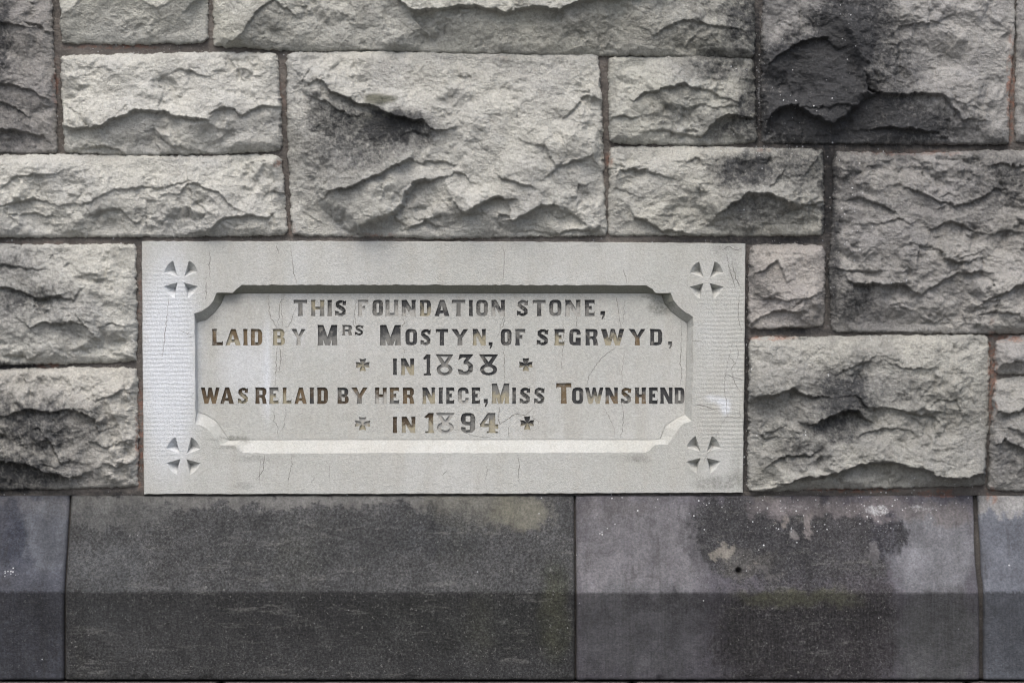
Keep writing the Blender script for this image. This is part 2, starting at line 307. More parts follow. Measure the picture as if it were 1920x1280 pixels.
# ------------------------------------------------------------------ rock-faced stones
def lerp_poly(pts, t):
    P = np.array(pts, float); d = np.r_[0, np.cumsum(np.hypot(*np.diff(P, axis=0).T))]; d /= d[-1]
    return np.interp(t, d, P[:, 0]), np.interp(t, d, P[:, 1])
def tin(feat, X, Y, poly):
    """piecewise-plane surface through the traced crest and foot points of one stone"""
    pts = []; hs = []; ed = []
    n0 = len(poly)
    for i in range(n0):
        a = poly[i]; b = poly[(i + 1) % n0]; L = math.dist(a, b); k = max(1, int(L / 70))
        for j in range(k):
            t = j / k; pts.append((a[0] + (b[0]-a[0]) * t, a[1] + (b[1]-a[1]) * t)); hs.append(12 + 4.5 * math.sin(len(pts) * 2.3))
    nb = len(pts); ed += [(i, (i + 1) % nb) for i in range(nb)]
    for f in feat:
        if f[0] == 'P': pts.append((f[1], f[2])); hs.append(f[3])
        else:
            _, pl, top, bot, wd = f; n = len(pts); m = len(pl)
            for i, p in enumerate(pl):
                e = .55 if i in (0, m-1) else 1
                pts.append((p[0], p[1])); hs.append((top + bot) / 2 + (top - bot) / 2 * e)
            for i, p in enumerate(pl):
                e = .45 if i in (0, m-1) else 1
                pts.append((p[0] + (p[2] if len(p) > 2 else 0), p[1] + wd * .34 * e)); hs.append((top + bot) / 2 - (top - bot) / 2 * e)
            ed += [(n + i, n + i + 1) for i in range(m-1)] + [(n + m + i, n + m + i + 1) for i in range(m-1)]
    V, _, F, ov, _, _ = delaunay_2d_cdt([Vector(p) for p in pts], ed, [], 0, .01)
    P = np.array([(v.x, v.y) for v in V]); O = np.array(pts); HH = np.array(hs); H = np.zeros(len(P))
    for i, l in enumerate(ov):
        if len(l): H[i] = HH[l[0]]
        else:
            d = np.hypot(*(O - P[i]).T) + .1; wgt = 1 / d**3; H[i] = (HH * wgt).sum() / wgt.sum()
    Z = np.full(X.shape, 12.0)
    for f in F:
        a, b, c = P[f[0]], P[f[1]], P[f[2]]; lo = np.minimum(np.minimum(a, b), c) - .01; hi = np.maximum(np.maximum(a, b), c) + .01
        m = np.nonzero((X >= lo[0]) & (X <= hi[0]) & (Y >= lo[1]) & (Y <= hi[1]))
        if not len(m[0]): continue
        x, y = X[m], Y[m]; det = (b[1]-c[1]) * (a[0]-c[0]) + (c[0]-b[0]) * (a[1]-c[1])
        if abs(det) < 1e-9: continue
        l0 = ((b[1]-c[1]) * (x-c[0]) + (c[0]-b[0]) * (y-c[1])) / det; l1 = ((c[1]-a[1]) * (x-c[0]) + (a[0]-c[0]) * (y-c[1])) / det; l2 = 1-l0-l1
        k = (l0 >= -1e-6) & (l1 >= -1e-6) & (l2 >= -1e-6)
        z = l0 * H[f[0]] + l1 * H[f[1]] + l2 * H[f[2]]
        Z[tuple(i[k] for i in m)] = z[k]
    return Z
def blur(Z, k):
    for ax in (0, 1):
        P = np.concatenate([np.repeat(np.take(Z, [0], ax), k, ax), Z, np.repeat(np.take(Z, [-1], ax), k, ax)], ax)
        C = np.cumsum(np.concatenate([np.zeros_like(np.take(P, [0], ax)), P], ax), ax); n = Z.shape[ax]; w_ = 2 * k + 1
        Z = (np.take(C, np.arange(w_, w_ + n), ax) - np.take(C, np.arange(0, n), ax)) / w_
    return Z

WALL = empty('stone_wall', 'wall of large grey rock-faced stones with brown mortar joints around the inscribed tablet', 'wall')
POLYS = []
def stone(T, B, feat=(), tone=(.44,.435,.41), step=1.7, seed=1, Lm=(), Rm=(), amp=1.0, label=None, rough=1.0, chip=1.0):
    T = [tuple(map(float, p)) for p in T]; B = [tuple(map(float, p)) for p in B]
    Lp = [T[0]] + list(Lm) + [B[0]]; Rp = [T[-1]] + list(Rm) + [B[-1]]
    wdt = (math.dist(T[0], T[-1]) + math.dist(B[0], B[-1])) / 2; hgt = (math.dist(T[0], B[0]) + math.dist(T[-1], B[-1])) / 2
    nu = int(wdt / step) + 1; nv = int(hgt / step) + 1
    u = np.linspace(0, 1, nu); v = np.linspace(0, 1, nv)
    tx, ty = lerp_poly(T, u); bx, by = lerp_poly(B, u); lx, ly = lerp_poly(Lp, v); rx, ry = lerp_poly(Rp, v)
    U, V = np.meshgrid(u, v)
    def coons(t, b, l, r):
        return (1-V) * t[None] + V * b[None] + (1-U) * l[:, None] + U * r[:, None] - ((1-U)*(1-V)*t[0] + U*(1-V)*t[-1] + (1-U)*V*b[0] + U*V*b[-1])
    X = coons(tx, bx, lx, rx); Y = coons(ty, by, ly, ry)
    dl, dr, dt, db = U * wdt, (1-U) * wdt, V * hgt, (1-V) * hgt
    d = np.minimum(np.minimum(dl, dr), np.minimum(dt, db))
    fo = np.exp(-d / 14)
    nx = fbm(X / 19, Y / 19, seed * 7 + 3, 5, .78); ny = fbm(X / 19, Y / 19, seed * 7 + 55, 5, .78)
    ou = 2.6 * np.exp(-np.minimum(dl, dr) / 8) * np.where(dl < dr, -1, 1); ov_ = 2.0 * np.exp(-np.minimum(dt, db) / 8) * np.where(dt < db, -1, 1)
    px = X + nx * 7.0 * fo + ou; py = Y + ny * 6.0 * fo + ov_
    # knock the corners off
    for du, dv_, sx, sy in ((dl, dt, 1, 1), (dr, dt, -1, 1), (dl, db, 1, -1), (dr, db, -1, -1)):
        c = np.exp(-(du + dv_) / 6) * 3.2; px = px + sx * c; py = py + sy * c
    poly = T + list(Rm) + B[::-1] + list(Lm)[::-1]
    POLYS.append(poly)
    s = seed * 101
    # traced facets, wandering edges
    wx = X + fbm(X / 34, Y / 34, s + 1, 5, .68) * 10; wy = Y + fbm(X / 34, Y / 34, s + 2, 5, .68) * 10
    Z = tin(feat, np.clip(wx, X.min() + .5, X.max() - .5), np.clip(wy, Y.min() + .5, Y.max() - .5), poly)
    if not feat: Z = blur(Z, 3)
    # chips broken off by the hammer at four sizes
    ax = X + fbm(X / 50, Y / 50, s + 5, 4) * 22; ay = Y + fbm(X / 50, Y / 50, s + 6, 4) * 22
    patch = np.clip(fbm(X / 90, Y / 90, s + 40, 3) * 2.2 + .55, .12, 1.35)       # where the surface is more broken up
    bx2 = X + fbm(X / 18, Y / 18, s + 15, 3) * 4; by2 = Y + fbm(X / 18, Y / 18, s + 16, 3) * 4
    g1 = .4 * math.sin(seed * 1.7)
    C = planes(X, Y, 92, s + 8, g1, .85) * (7.5 if feat else 11)
    C = C + planes(X, Y, 43, s + 9, g1 + .8, .9) * 6.6 * np.clip(patch, .5, 1.2)
    C = C + planes(bx2, by2, 21, s + 10, g1 - .7, .9) * 4.8 * np.clip(patch, .35, 1.25)
    C = C + planes(bx2, by2, 10.5, s + 13, g1 + .9, .9) * 2.8 * np.clip(patch, .3, 1.2)
    C = C + planes(bx2, by2, 5.6, s + 14, g1, .8) * 1.4
    C = C + scoops(ax, ay, 60, s + 19, .85, .8, .5) * .16
    C = C + scoops(bx2, by2, 17, s + 24, .85, .95, .4) * .22 * patch
    C = C + facets(bx2, by2 * 1.15, 30, s + 11, 1.3) * patch
    C = C + facets(X + (bx2 - X) * .5, by2 * 1.25, 64, s + 12, 2.0) * patch
    C = (C - C.mean() + 1.5) * chip * .85
    ca, sa = math.cos(.35 + .5 * math.sin(seed)), math.sin(.35 + .5 * math.sin(seed))
    ux, uy = X * ca + Y * sa, -X * sa + Y * ca
    D = ridged(ux / 24, uy / 12, s + 20, 4) * .4 * patch + fbm(X / 6.5, Y / 5.5, s + 21, 3, .8) * .7 * rough + ridged((X + nx*6) / 9, (Y + ny*6) / 7, s + 22, 2) * .5 * patch
    D = D - np.clip(fbm(X / 10, Y / 8, s + 23, 3) - .32, 0, 1) * 5.0 * patch
    fin = np.clip(d / 16, 0, 1)
    fin = .15 + .85 * (fin * fin * (3 - 2 * fin))
    H = (12 + (Z - 12) * .92) * amp + (C * 1.05 + 3) * fin + D * (.6 + .4 * fin)
    H = np.where(H < 11, 11 - 3 * (1 - np.exp(np.minimum(H - 11, 0) / 4)) + D * .4, H) - 6.5 * np.exp(-d / 1.7)
    # skirt ring carries the face back behind the mortar
    def ring(A): return np.concatenate([A[0, :], A[1:, -1], A[-1, ::-1][1:], A[::-1, 0][1:-1]])
    cx, cy = X.mean(), Y.mean(); org = (WX(cx), 0.0, WZ(cy))
    co = to_world(px.ravel(), py.ravel(), H.ravel(), org)
    rxs, rys = ring(px), ring(py); sk = to_world(rxs, rys, np.full(rxs.shape, -45.0), org)
    idx = np.arange(nu * nv).reshape(nv, nu); q = np.stack([idx[:-1, :-1], idx[1:, :-1], idx[1:, 1:], idx[:-1, 1:]], -1).reshape(-1, 4)
    ri = ring(idx); n = len(ri); sj = nu * nv + np.arange(n)
    q2 = np.stack([ri, np.roll(ri, -1), np.roll(sj, -1), sj], -1)
    mk = marks(X, Y); mk = np.concatenate([mk, mk[ri]])
    me = mesh_from('stone', np.concatenate([co, sk]), quads=np.concatenate([q, q2]), attrs={'marks': mk})
    o = link('stone', me, M_STONE, WALL, org); o.color = tuple(tone) + (1,)
    if label: o['label'] = label
    return o
def P(x, y, h): return ('P', x, y, h)
def L(pl, top, bot, w_=7): return ('L', pl, top, bot, w_)

PALE = (.545,.55,.53); MIDT = (.47,.477,.45); PURP = (.375,.375,.375); GREYT = (.395,.395,.385)
# A0 far left upper
stone([(-330,-60),(97,-60)], [(-330,287),(106,286)], Rm=[(97,0),(98,60),(100,130),(104,200)], seed=1, tone=(.37,.363,.358), feat=[
 P(60,15,24), L([(-60,38),(-10,42),(25,46),(58,52)],34,22,8), L([(55,44),(82,54),(98,66)],24,10,16), P(50,112,18), P(20,100,22),
 L([(-60,160),(-15,158),(20,158),(45,164),(66,172),(92,186)],34,22,9), P(60,215,14), L([(-50,194),(5,192),(30,200),(58,224)],24,14,8), L([(-60,240),(0,244),(40,246),(84,254)],26,10,10),
 P(-120,20,28),P(-200,80,22),P(-140,140,30),P(-250,200,26),P(-100,220,20)])
# A1
stone([(117,-90),(390,-90)], [(118,81),(250,83),(388,80)], seed=2, tone=MIDT, rough=.8, chip=.6, feat=[
 L([(125,30),(160,0),(215,-6),(262,-2),(282,10),(300,15),(322,8),(345,-4),(380,-10)],34,31,4), P(160,-50,18), P(300,-50,20), P(200,35,21), P(300,45,20), P(240,62,13), P(345,30,22), P(352,58,9),P(150,60,8)])
# A2 long upper
stone([(405,-90),(1412,-90)], [(403,86),(470,90),(560,96),(700,95),(900,101),(1100,104),(1250,106),(1412,108)], seed=3, tone=MIDT, feat=[
 P(440,10,18), P(470,-30,24), L([(448,76),(470,42),(500,12),(516,4),(540,18),(556,34)],38,30,5), P(500,60,16), P(540,72,12), P(590,20,24), P(620,60,14), P(660,30,26), P(700,50,22), P(560,-30,26), P(700,-20,40),
 L([(738,-8),(756,10),(776,24),(800,24),(830,20),(862,14),(900,18),(930,24),(945,29),(975,20),(1010,18),(1045,20),(1085,8),(1110,3),(1160,0),(1230,-4)],56,34,9),
 P(800,-30,40), P(950,-30,42), P(1100,-45,30), L([(772,36,4),(790,54,4),(806,67,4)],34,22,4), P(820,75,16), P(880,60,24), P(960,62,24), P(1040,60,26), P(1100,45,30), P(1180,40,30), P(1150,70,20),
 L([(1225,70),(1262,46),(1300,38),(1350,52),(1398,62)],34,24,8), P(1250,5,32), P(1290,30,30), P(1340,0,22), P(1390,20,16), P(1300,80,16), P(1370,85,14)])
# A3 sooty big
stone([(1434,-90),(1900,-90)], [(1428,268),(1560,269),(1700,270),(1888,270)], Lm=[(1430,60)], Rm=[(1900,60),(1890,180)], seed=4, chip=1.10, tone=PURP, label='stone with a large soot-blackened bulge at upper right of the tablet', feat=[
 P(1455,20,18), P(1500,30,30), P(1540,-30,34), L([(1436,122),(1462,104),(1497,80),(1522,74),(1546,75),(1566,96)],50,34,9), P(1480,140,24), P(1530,130,38), P(1500,165,26),
 L([(1574,-20,-6),(1577,20,-8),(1582,52,-8),(1600,85,-8),(1614,130,-9),(1619,176,-6)],62,50,3), P(1590,-20,52),P(1640,20,40), P(1640,110,36), P(1585,150,48),
 L([(1442,226),(1458,206),(1474,196),(1500,204),(1530,222),(1553,234),(1585,215),(1617,188)],46,18,14), P(1500,245,10), P(1580,250,12),
 P(1719,43,34), P(1783,52,30), P(1860,92,20), P(1700,120,30), P(1760,120,22), P(1850,30,18),
 L([(1622,168),(1650,176),(1698,179),(1730,176),(1762,179),(1782,200),(1800,226)],42,22,10), P(1740,205,22), P(1700,215,22), P(1830,140,24), P(1847,175,20), P(1860,230,12),
 L([(1640,242),(1665,240),(1690,243),(1718,243),(1745,250)],28,10,9)])
# A4 sliver
stone([(1908,-90),(2290,-90)], [(1904,266),(2290,268)], seed=5, tone=PURP, step=2.5, feat=[P(1960,40,24),L([(1930,110),(1980,100),(2060,120)],34,22,9),P(2100,60,26),P(2150,180,30),L([(1925,200),(1990,210),(2060,190)],28,14,9)])
# B1
stone([(117,106),(200,105),(330,102),(430,100),(519,101)], [(126,286),(250,290),(400,288),(528,282)], Lm=[(120,190)], Rm=[(524,180)], seed=6, chip=1.15, tone=PALE, feat=[
 P(150,125,16), P(200,150,22), P(165,180,24), P(230,135,20), P(300,150,26), L([(340,129),(362,135),(388,148)],24,15,7), P(430,135,17), P(480,150,20), P(320,180,32), P(230,190,30), P(430,180,27),
 L([(128,239),(160,241),(190,238),(206,231),(230,220),(252,212),(285,207),(312,209),(330,217),(360,221),(394,226)],46,25,9),
 L([(398,214),(412,206),(432,203),(456,218),(476,208),(496,199),(524,200)],33,22,9), P(200,262,14), P(260,262,15), L([(292,240),(306,258),(326,272),(360,280)],21,12,6), P(360,250,22), P(420,250,17), P(460,262,14), P(490,235,18),
 L([(165,276),(196,272),(226,282)],18,6,6), L([(132,200),(150,214),(166,238)],30,24,5)])
# B2
stone([(-330,292),(0,293),(160,292),(340,294),(525,292)], [(-330,447),(0,444),(250,443),(400,442),(538,440)], Rm=[(530,330),(534,390)], seed=7, chip=1.15, tone=PALE, feat=[
 P(40,310,18), P(150,310,16), P(230,305,14), L([(8,352),(30,335),(66,326),(100,330)],26,18,7), P(80,350,18), L([(112,388),(160,382),(190,370),(214,358),(262,352),(300,350),(330,346),(362,342)],33,27,5),
 P(270,325,21), P(330,322,20), P(390,320,18), P(440,312,16), P(500,320,14), L([(336,366),(350,352),(366,345),(396,356),(418,368),(444,392)],32,24,6), P(300,400,19), P(370,395,22), P(450,360,22), P(490,356,20),
 L([(395,430),(414,412),(440,406),(470,404),(506,408)],27,14,8), L([(175,404),(204,392),(220,389),(238,398)],25,15,7), P(120,410,18), L([(10,386),(40,378),(66,372),(92,380)],28,16,7), P(40,415,17), L([(20,402),(60,398),(100,404)],22,12,7),
 L([(498,362),(514,358),(532,360)],23,15,6), L([(246,412),(262,418),(270,406)],20,14,5), P(-100,360,28), P(-200,340,24), P(-60,410,20), L([(-150,390),(-90,380),(-30,384)],28,14,8)])
# B3 big central
stone([(540,101),(700,98),(850,101),(1000,104),(1120,103)], [(550,440),(680,443),(850,446),(1000,443),(1136,440)], Lm=[(541,190),(543,300)], Rm=[(1126,200),(1130,330)], seed=8, tone=(.50,.505,.485), chip=1.0, label='largest stone, squarish and deeply fractured, above the tablet', feat=[
 P(573,122,16), P(640,120,14), P(720,118,16), P(800,125,14), P(860,120,14), P(960,118,14), P(1060,125,14), L([(600,150),(620,172),(650,186),(700,204),(730,214),(762,222),(796,227),(808,246)],56,34,7),
 P(560,170,18), P(570,230,22), P(575,290,24), P(680,160,26), P(750,170,26), P(810,180,24), P(845,205,24),
 L([(594,188),(614,192),(636,206),(652,216),(672,221)],44,34,6), P(640,250,26), P(610,255,28), P(625,300,34), P(690,270,30), P(745,265,26), P(660,320,44), P(740,290,38),
 L([(770,248),(790,252),(802,256)],36,26,7), P(780,285,30), P(810,280,34),
 L([(620,361),(650,355),(682,343),(706,332),(728,322),(752,308),(770,300)],58,40,5), P(590,345,20), P(600,380,14), P(640,390,40),
 L([(676,426,3),(692,420,4),(708,413,5),(732,398,6),(753,386,6),(764,362,6),(776,345,6),(790,336,4),(814,337,0)],46,16,10), P(640,425,7), P(610,400,10), P(575,400,10), P(700,434,6), P(735,430,9), P(790,400,13), P(820,370,20), P(700,370,50), P(740,345,48),
 L([(780,306),(810,304),(838,302),(858,312)],38,28,6), P(850,340,28), P(860,310,30), P(880,285,34), P(870,240,34), P(900,190,30), P(850,160,22), L([(866,395),(878,398),(892,388),(920,374),(940,367),(952,376)],50,20,9),
 P(845,370,34), P(900,350,40), P(925,345,42), L([(838,334),(850,326),(870,326),(882,342)],36,28,6), P(920,405,18), P(890,425,10), P(840,425,12), L([(750,432),(780,424),(800,414),(822,422)],20,8,6),
 P(1000,182,36), P(966,222,27), P(957,260,25), P(947,293,27), P(918,322,34), P(950,200,33), P(1030,200,33), P(1000,240,34), P(935,250,34),
 L([(918,322),(945,336),(975,346),(1000,352)],46,36,6), L([(956,412,-2),(983,404,0),(1010,391,0),(1038,384,0)],46,22,8), P(948,434,6), P(975,375,40), P(1000,425,12), P(1010,365,42), P(1035,370,40),
 L([(1000,272),(1012,271),(1022,277),(1034,298),(1044,314)],38,30,6), P(1070,260,34), P(1060,300,26), L([(1054,224),(1072,208),(1088,190),(1102,183),(1126,190)],31,22,6), P(1060,170,22), P(1100,230,26), P(1110,150,15),
 L([(1046,316),(1066,306),(1086,303),(1110,290)],31,20,7), P(1060,345,24), L([(1080,370),(1084,346),(1100,352)],26,18,5), L([(1050,408),(1068,402),(1084,410),(1096,420)],25,13,7), P(1110,380,18), L([(990,432),(1040,436),(1100,430),(1126,426)],15,4,6)])
# B4
stone([(1142,109),(1240,107),(1330,108),(1411,111)], [(1144,268),(1250,270),(1330,272),(1416,266)], seed=9, chip=1.20, tone=MIDT, feat=[
 P(1170,130,18), P(1240,135,20), P(1300,125,18), P(1370,130,18), L([(1186,190),(1204,181),(1228,172),(1250,166),(1274,160),(1298,166),(1320,172)],40,27,8), P(1170,180,26), P(1340,150,26), P(1220,150,30), P(1390,170,20),
 L([(1326,172),(1346,180),(1380,196)],32,24,6), P(1230,215,25), P(1280,230,20), L([(1146,222),(1165,214),(1190,222)],26,14,9), P(1180,250,12), L([(1313,258),(1328,240),(1343,226),(1358,221),(1376,219),(1408,222)],35,11,11), P(1360,250,9), L([(1210,250),(1240,244),(1290,252)],22,12,7)])
# B5
stone([(1144,277),(1260,276),(1400,279),(1541,281)], [(1141,441),(1250,440),(1400,442),(1543,440)], Lm=[(1143,360)], seed=10, chip=1.20, tone=(.475,.478,.45), feat=[
 P(1170,298,16), P(1240,300,20), L([(1160,322),(1180,318),(1206,320),(1238,331)],31,19,8), P(1290,292,22), L([(1278,308),(1296,300),(1305,294),(1318,308)],34,26,6), P(1280,340,30), P(1320,345,32), P(1345,312,26), P(1380,300,21), P(1400,320,17), P(1440,305,22),
 P(1467,300,30), P(1464,330,34), L([(1440,350),(1452,340),(1462,330),(1468,312)],36,29,4), L([(1348,400),(1372,382),(1396,366),(1430,364),(1456,372),(1478,380)],48,26,10), P(1360,360,34), P(1410,345,25), P(1250,370,29), P(1200,360,22), P(1180,388,18), P(1300,385,24),
 L([(1190,408),(1204,412),(1222,422),(1250,432),(1272,436)],30,10,8), P(1240,395,29), P(1380,410,21), P(1440,415,17), P(1330,420,13), P(1500,350,28), L([(1492,393),(1510,385),(1524,379),(1540,378)],28,15,7), P(1495,310,26), L([(1502,330),(1514,318),(1530,300)],26,18,5), P(1520,420,12), L([(1150,350),(1170,356),(1200,372)],22,16,5)])
# B6
stone([(1564,286),(1700,290),(1850,284),(2290,282)], [(1560,620),(1700,622),(1860,624),(2290,620)], Lm=[(1563,380),(1556,500)], seed=11, chip=1.50, tone=(.375,.372,.366), feat=[
 P(1600,320,22), P(1650,310,24), P(1720,300,26), L([(1606,372),(1622,374),(1642,380),(1674,396)],34,20,8), P(1640,345,30), P(1700,335,29), P(1770,310,28), P(1770,345,20), P(1830,320,26), P(1600,420,22),
 L([(1700,352),(1730,365),(1756,378),(1784,386),(1812,382),(1834,372),(1870,352)],37,25,8), L([(1866,310),(1872,340),(1890,370)],31,26,4), P(1660,430,30), P(1720,420,26), L([(1655,420),(1680,408),(1700,418)],34,24,6), L([(1740,430),(1776,418),(1806,424),(1840,440)],38,26,8),
 L([(1755,468),(1772,482),(1792,489),(1816,490)],42,26,9), P(1720,470,34), L([(1580,510),(1596,506),(1614,506),(1634,512)],33,23,7), P(1590,480,24), L([(1590,528),(1620,532),(1661,535),(1696,537),(1724,554)],45,24,9), L([(1724,552),(1748,534),(1790,514),(1830,508)],38,28,7), P(1660,505,34),
 P(1650,570,20), P(1700,575,22), P(1760,565,26), P(1610,590,13), L([(1846,560),(1868,550),(1890,542),(1925,531),(1980,525)],42,26,8), L([(1836,590),(1860,584),(1884,584),(1906,588)],29,17,7), P(1840,480,34), P(1900,470,30), L([(1860,440),(1890,430),(1930,440)],36,26,7), P(1800,600,12), L([(1690,606),(1740,600),(1800,608)],14,6,6),
 P(2000,400,30),P(2100,350,26),P(2150,480,32),P(2060,560,22),P(2220,420,20)])
# B7 small
stone([(1407,460),(1480,459),(1545,462)], [(1404,616),(1480,614),(1542,611)], seed=12, chip=1.20, tone=(.40,.385,.375), label='smallest stone, nearly square, right of the tablet', feat=[
 P(1430,480,14), P(1500,480,14), L([(1414,514),(1430,505),(1444,494),(1454,486),(1464,504),(1474,528)],26,16,6), P(1490,520,18), P(1440,545,20), P(1500,545,20), L([(1410,606),(1424,596),(1442,588),(1466,579),(1492,584)],30,11,9), L([(1484,574),(1506,562),(1530,556)],25,16,6), P(1520,590,9)])
# C1
stone([(-330,460),(0,459),(120,460),(253,458)], [(-330,690),(0,683),(130,680),(256,676)], seed=13, chip=1.30, tone=PALE, feat=[
 P(60,480,16), P(140,480,16), P(210,480,15), P(230,540,22), P(180,520,22), P(120,510,22), L([(-20,500),(20,494),(56,504)],28,18,7), L([(-20,540),(20,538),(48,548),(80,558),(110,552),(140,560)],37,22,9), P(90,580,28), P(30,585,28), P(142,582,38),
 L([(60,612),(92,606),(124,606),(152,603),(166,612)],46,32,7), L([(142,584),(156,600),(170,616),(182,632)],46,38,4), P(215,610,27), P(235,590,22), P(200,650,14), P(100,650,22), P(60,640,25), L([(30,672),(44,664),(60,674)],22,10,7), P(0,630,24), P(130,660,14), L([(190,616),(214,604),(236,612)],31,23,5), P(-100,560,32), P(-200,600,26)])
# C2
stone([(-330,700),(0,694),(120,690),(256,691)], [(-330,915),(0,916),(130,914),(258,910)], seed=14, chip=1.35, tone=(.51,.505,.48), feat=[
 P(40,715,16), P(120,712,15), P(200,715,14), P(220,745,22), P(150,740,24), P(60,745,26), L([(16,778),(36,772),(60,764),(84,770),(110,770),(142,766),(174,778),(188,804)],44,28,9), L([(190,748),(214,740),(246,728)],30,20,6),
 P(40,810,34), P(90,815,34), P(130,800,30), P(160,830,30), L([(80,800),(98,824),(112,850),(128,872)],38,28,5), P(220,800,26), L([(186,826),(206,836),(236,826)],33,22,7), L([(196,868),(222,872),(250,864)],26,14,7), P(230,895,10), P(170,880,17),
 L([(-20,864),(20,864),(50,868),(76,878),(104,884),(134,898)],42,14,11), P(40,895,10), P(110,898,8), P(10,830,36), P(-100,780,32), P(-200,850,28)])
# C3
stone([(1406,634),(1500,634),(1640,630),(1760,630),(1852,629)], [(1403,920),(1520,916),(1700,912),(1843,908)], Lm=[(1405,760)], Rm=[(1852,700),(1848,820)], seed=15, chip=1.25, tone=(.415,.418,.40), feat=[
 P(1440,660,20), P(1520,655,20), P(1600,650,18), P(1700,650,17), P(1800,655,15), P(1500,690,32), P(1550,715,30), L([(1402,738),(1426,742),(1450,736),(1482,727),(1504,738),(1530,743)],44,24,9), P(1460,710,33), P(1440,780,20), P(1490,790,23),
 L([(1572,700),(1592,688),(1612,680),(1630,674)],36,28,6), L([(1664,678),(1690,688),(1734,690)],38,30,4), P(1700,672,30), L([(1642,668),(1668,672),(1690,684)],34,30,3), P(1770,690,28), P(1820,690,20), P(1640,725,32), P(1700,730,34),
 L([(1518,798),(1536,786),(1556,776),(1584,767),(1606,769),(1618,784)],50,18,16), P(1560,745,38), P(1640,790,30), L([(1600,740),(1612,752),(1622,764)],44,32,4), L([(1450,862),(1470,855),(1493,850),(1514,856)],36,20,8), P(1480,825,28), P(1550,830,27), P(1600,820,30), P(1680,810,34),
 L([(1660,760),(1690,770),(1720,778),(1750,772)],40,28,7), L([(1756,750),(1790,748),(1796,776)],36,27,6), P(1780,800,30), P(1830,780,19), P(1740,830,32), P(1660,840,40), P(1800,850,24), L([(1610,812),(1650,800),(1700,806)],38,28,6),
 L([(1470,905),(1500,896),(1536,889),(1566,882),(1594,874),(1626,866),(1661,862),(1680,866),(1698,873),(1731,878),(1762,892),(1790,896),(1812,894),(1838,884)],46,16,11), P(1620,895,10), P(1690,898,9), P(1430,880,17), P(1440,905,9)])
# C4, C5 at the right edge
stone([(1866,640),(1890,632),(1950,626),(2290,628)], [(1866,701),(1950,698),(2290,700)], seed=16, tone=(.395,.39,.385), feat=[P(1890,655,16),P(1930,650,20),L([(1876,680),(1900,676),(1950,680)],28,16,7),P(2050,660,24),P(2150,665,24)])
stone([(1864,712),(1900,708),(1960,706),(2290,708)], [(1851,917),(1940,919),(2290,918)], Lm=[(1860,800)], seed=17, chip=1.30, tone=GREYT, feat=[
 P(1890,735,20), P(1930,740,26), L([(1866,770),(1890,776),(1915,766),(1960,772)],36,22,9), P(1890,815,24), L([(1862,830),(1880,822),(1900,832),(1930,846),(1970,850)],36,20,9), P(1880,880,18), P(1930,890,18), L([(1890,800),(1910,812),(1940,806)],34,24,6),P(2050,760,28),P(2150,840,30),P(2060,880,16)])
# courses beyond the frame, coarser
def plainstone(x0, y0, x1, y1, seed, tone=MIDT):
    stone([(x0,y0),(x1,y0)], [(x0,y1),(x1,y1)], seed=seed, tone=tone, step=6, amp=1.0, feat=[P(x0 + (x1-x0)*f, y0 + (y1-y0)*g_, 18 + 14 * ((seed * 7 + i * 5) % 3) / 2) for i, (f, g_) in enumerate(((.25,.3),(.6,.25),(.8,.55),(.4,.65),(.15,.7),(.65,.8)))])
xs = [-330, 60, 380, 900, 1300, 1700, 2290]
for i in range(6): plainstone(xs[i], -290, xs[i+1] - 14, -104, 30 + i, [PALE, MIDT, GREYT][i % 3])

# ------------------------------------------------------------------ mortar
def pip(X, Y, poly):
    inside = np.zeros(X.shape, bool); n = len(poly)
    for i in range(n):
        x1, y1 = poly[i]; x2, y2 = poly[(i + 1) % n]
        if y1 == y2: continue
        c = ((y1 > Y) != (y2 > Y)) & (X < (x2 - x1) * (Y - y1) / (y2 - y1) + x1); inside ^= c
    return inside
TAB = [(268,453),(700,453.5),(1100,455),(1396,457),(1394,700),(1391,922),(900,924),(272,925),(270,700)]
def build_mortar():
    st = 3.0; xs_ = np.arange(-330, 2291, st); ys_ = np.arange(-290, 931, st); X, Y = np.meshgrid(xs_, ys_)
    H = 3.8 + fbm(X / 40, Y / 40, 900, 3) * 2.5 + fbm(X / 9, Y / 9, 901, 3) * 2.6
    inn = np.zeros(X.shape, bool)
    for p in POLYS + [TAB]:
        c = np.mean(p, axis=0); q = []
        P_ = np.array(p); lo = P_.min(0); hi = P_.max(0)
        q = [(c[0] + (x - c[0]) * max(0, 1 - 24 / (hi[0] - lo[0])), c[1] + (y - c[1]) * max(0, 1 - 24 / (hi[1] - lo[1]))) for x, y in p]
        inn |= pip(X, Y, q)
    org = (0, 0, WZ(500)); co = to_world(X.ravel(), Y.ravel(), H.ravel(), org)
    idx = np.arange(X.size).reshape(X.shape); q = np.stack([idx[:-1, :-1], idx[1:, :-1], idx[1:, 1:], idx[:-1, 1:]], -1).reshape(-1, 4)
    keep = ~inn.ravel()[q].all(1); q = q[keep]
    used, inv = np.unique(q.ravel(), return_inverse=True)
    me = mesh_from('mortar', co[used], quads=inv.reshape(-1, 4), attrs={'marks': marks(X.ravel()[used], Y.ravel()[used])})
    link('mortar', me, M_MORTAR, WALL, org)
build_mortar()
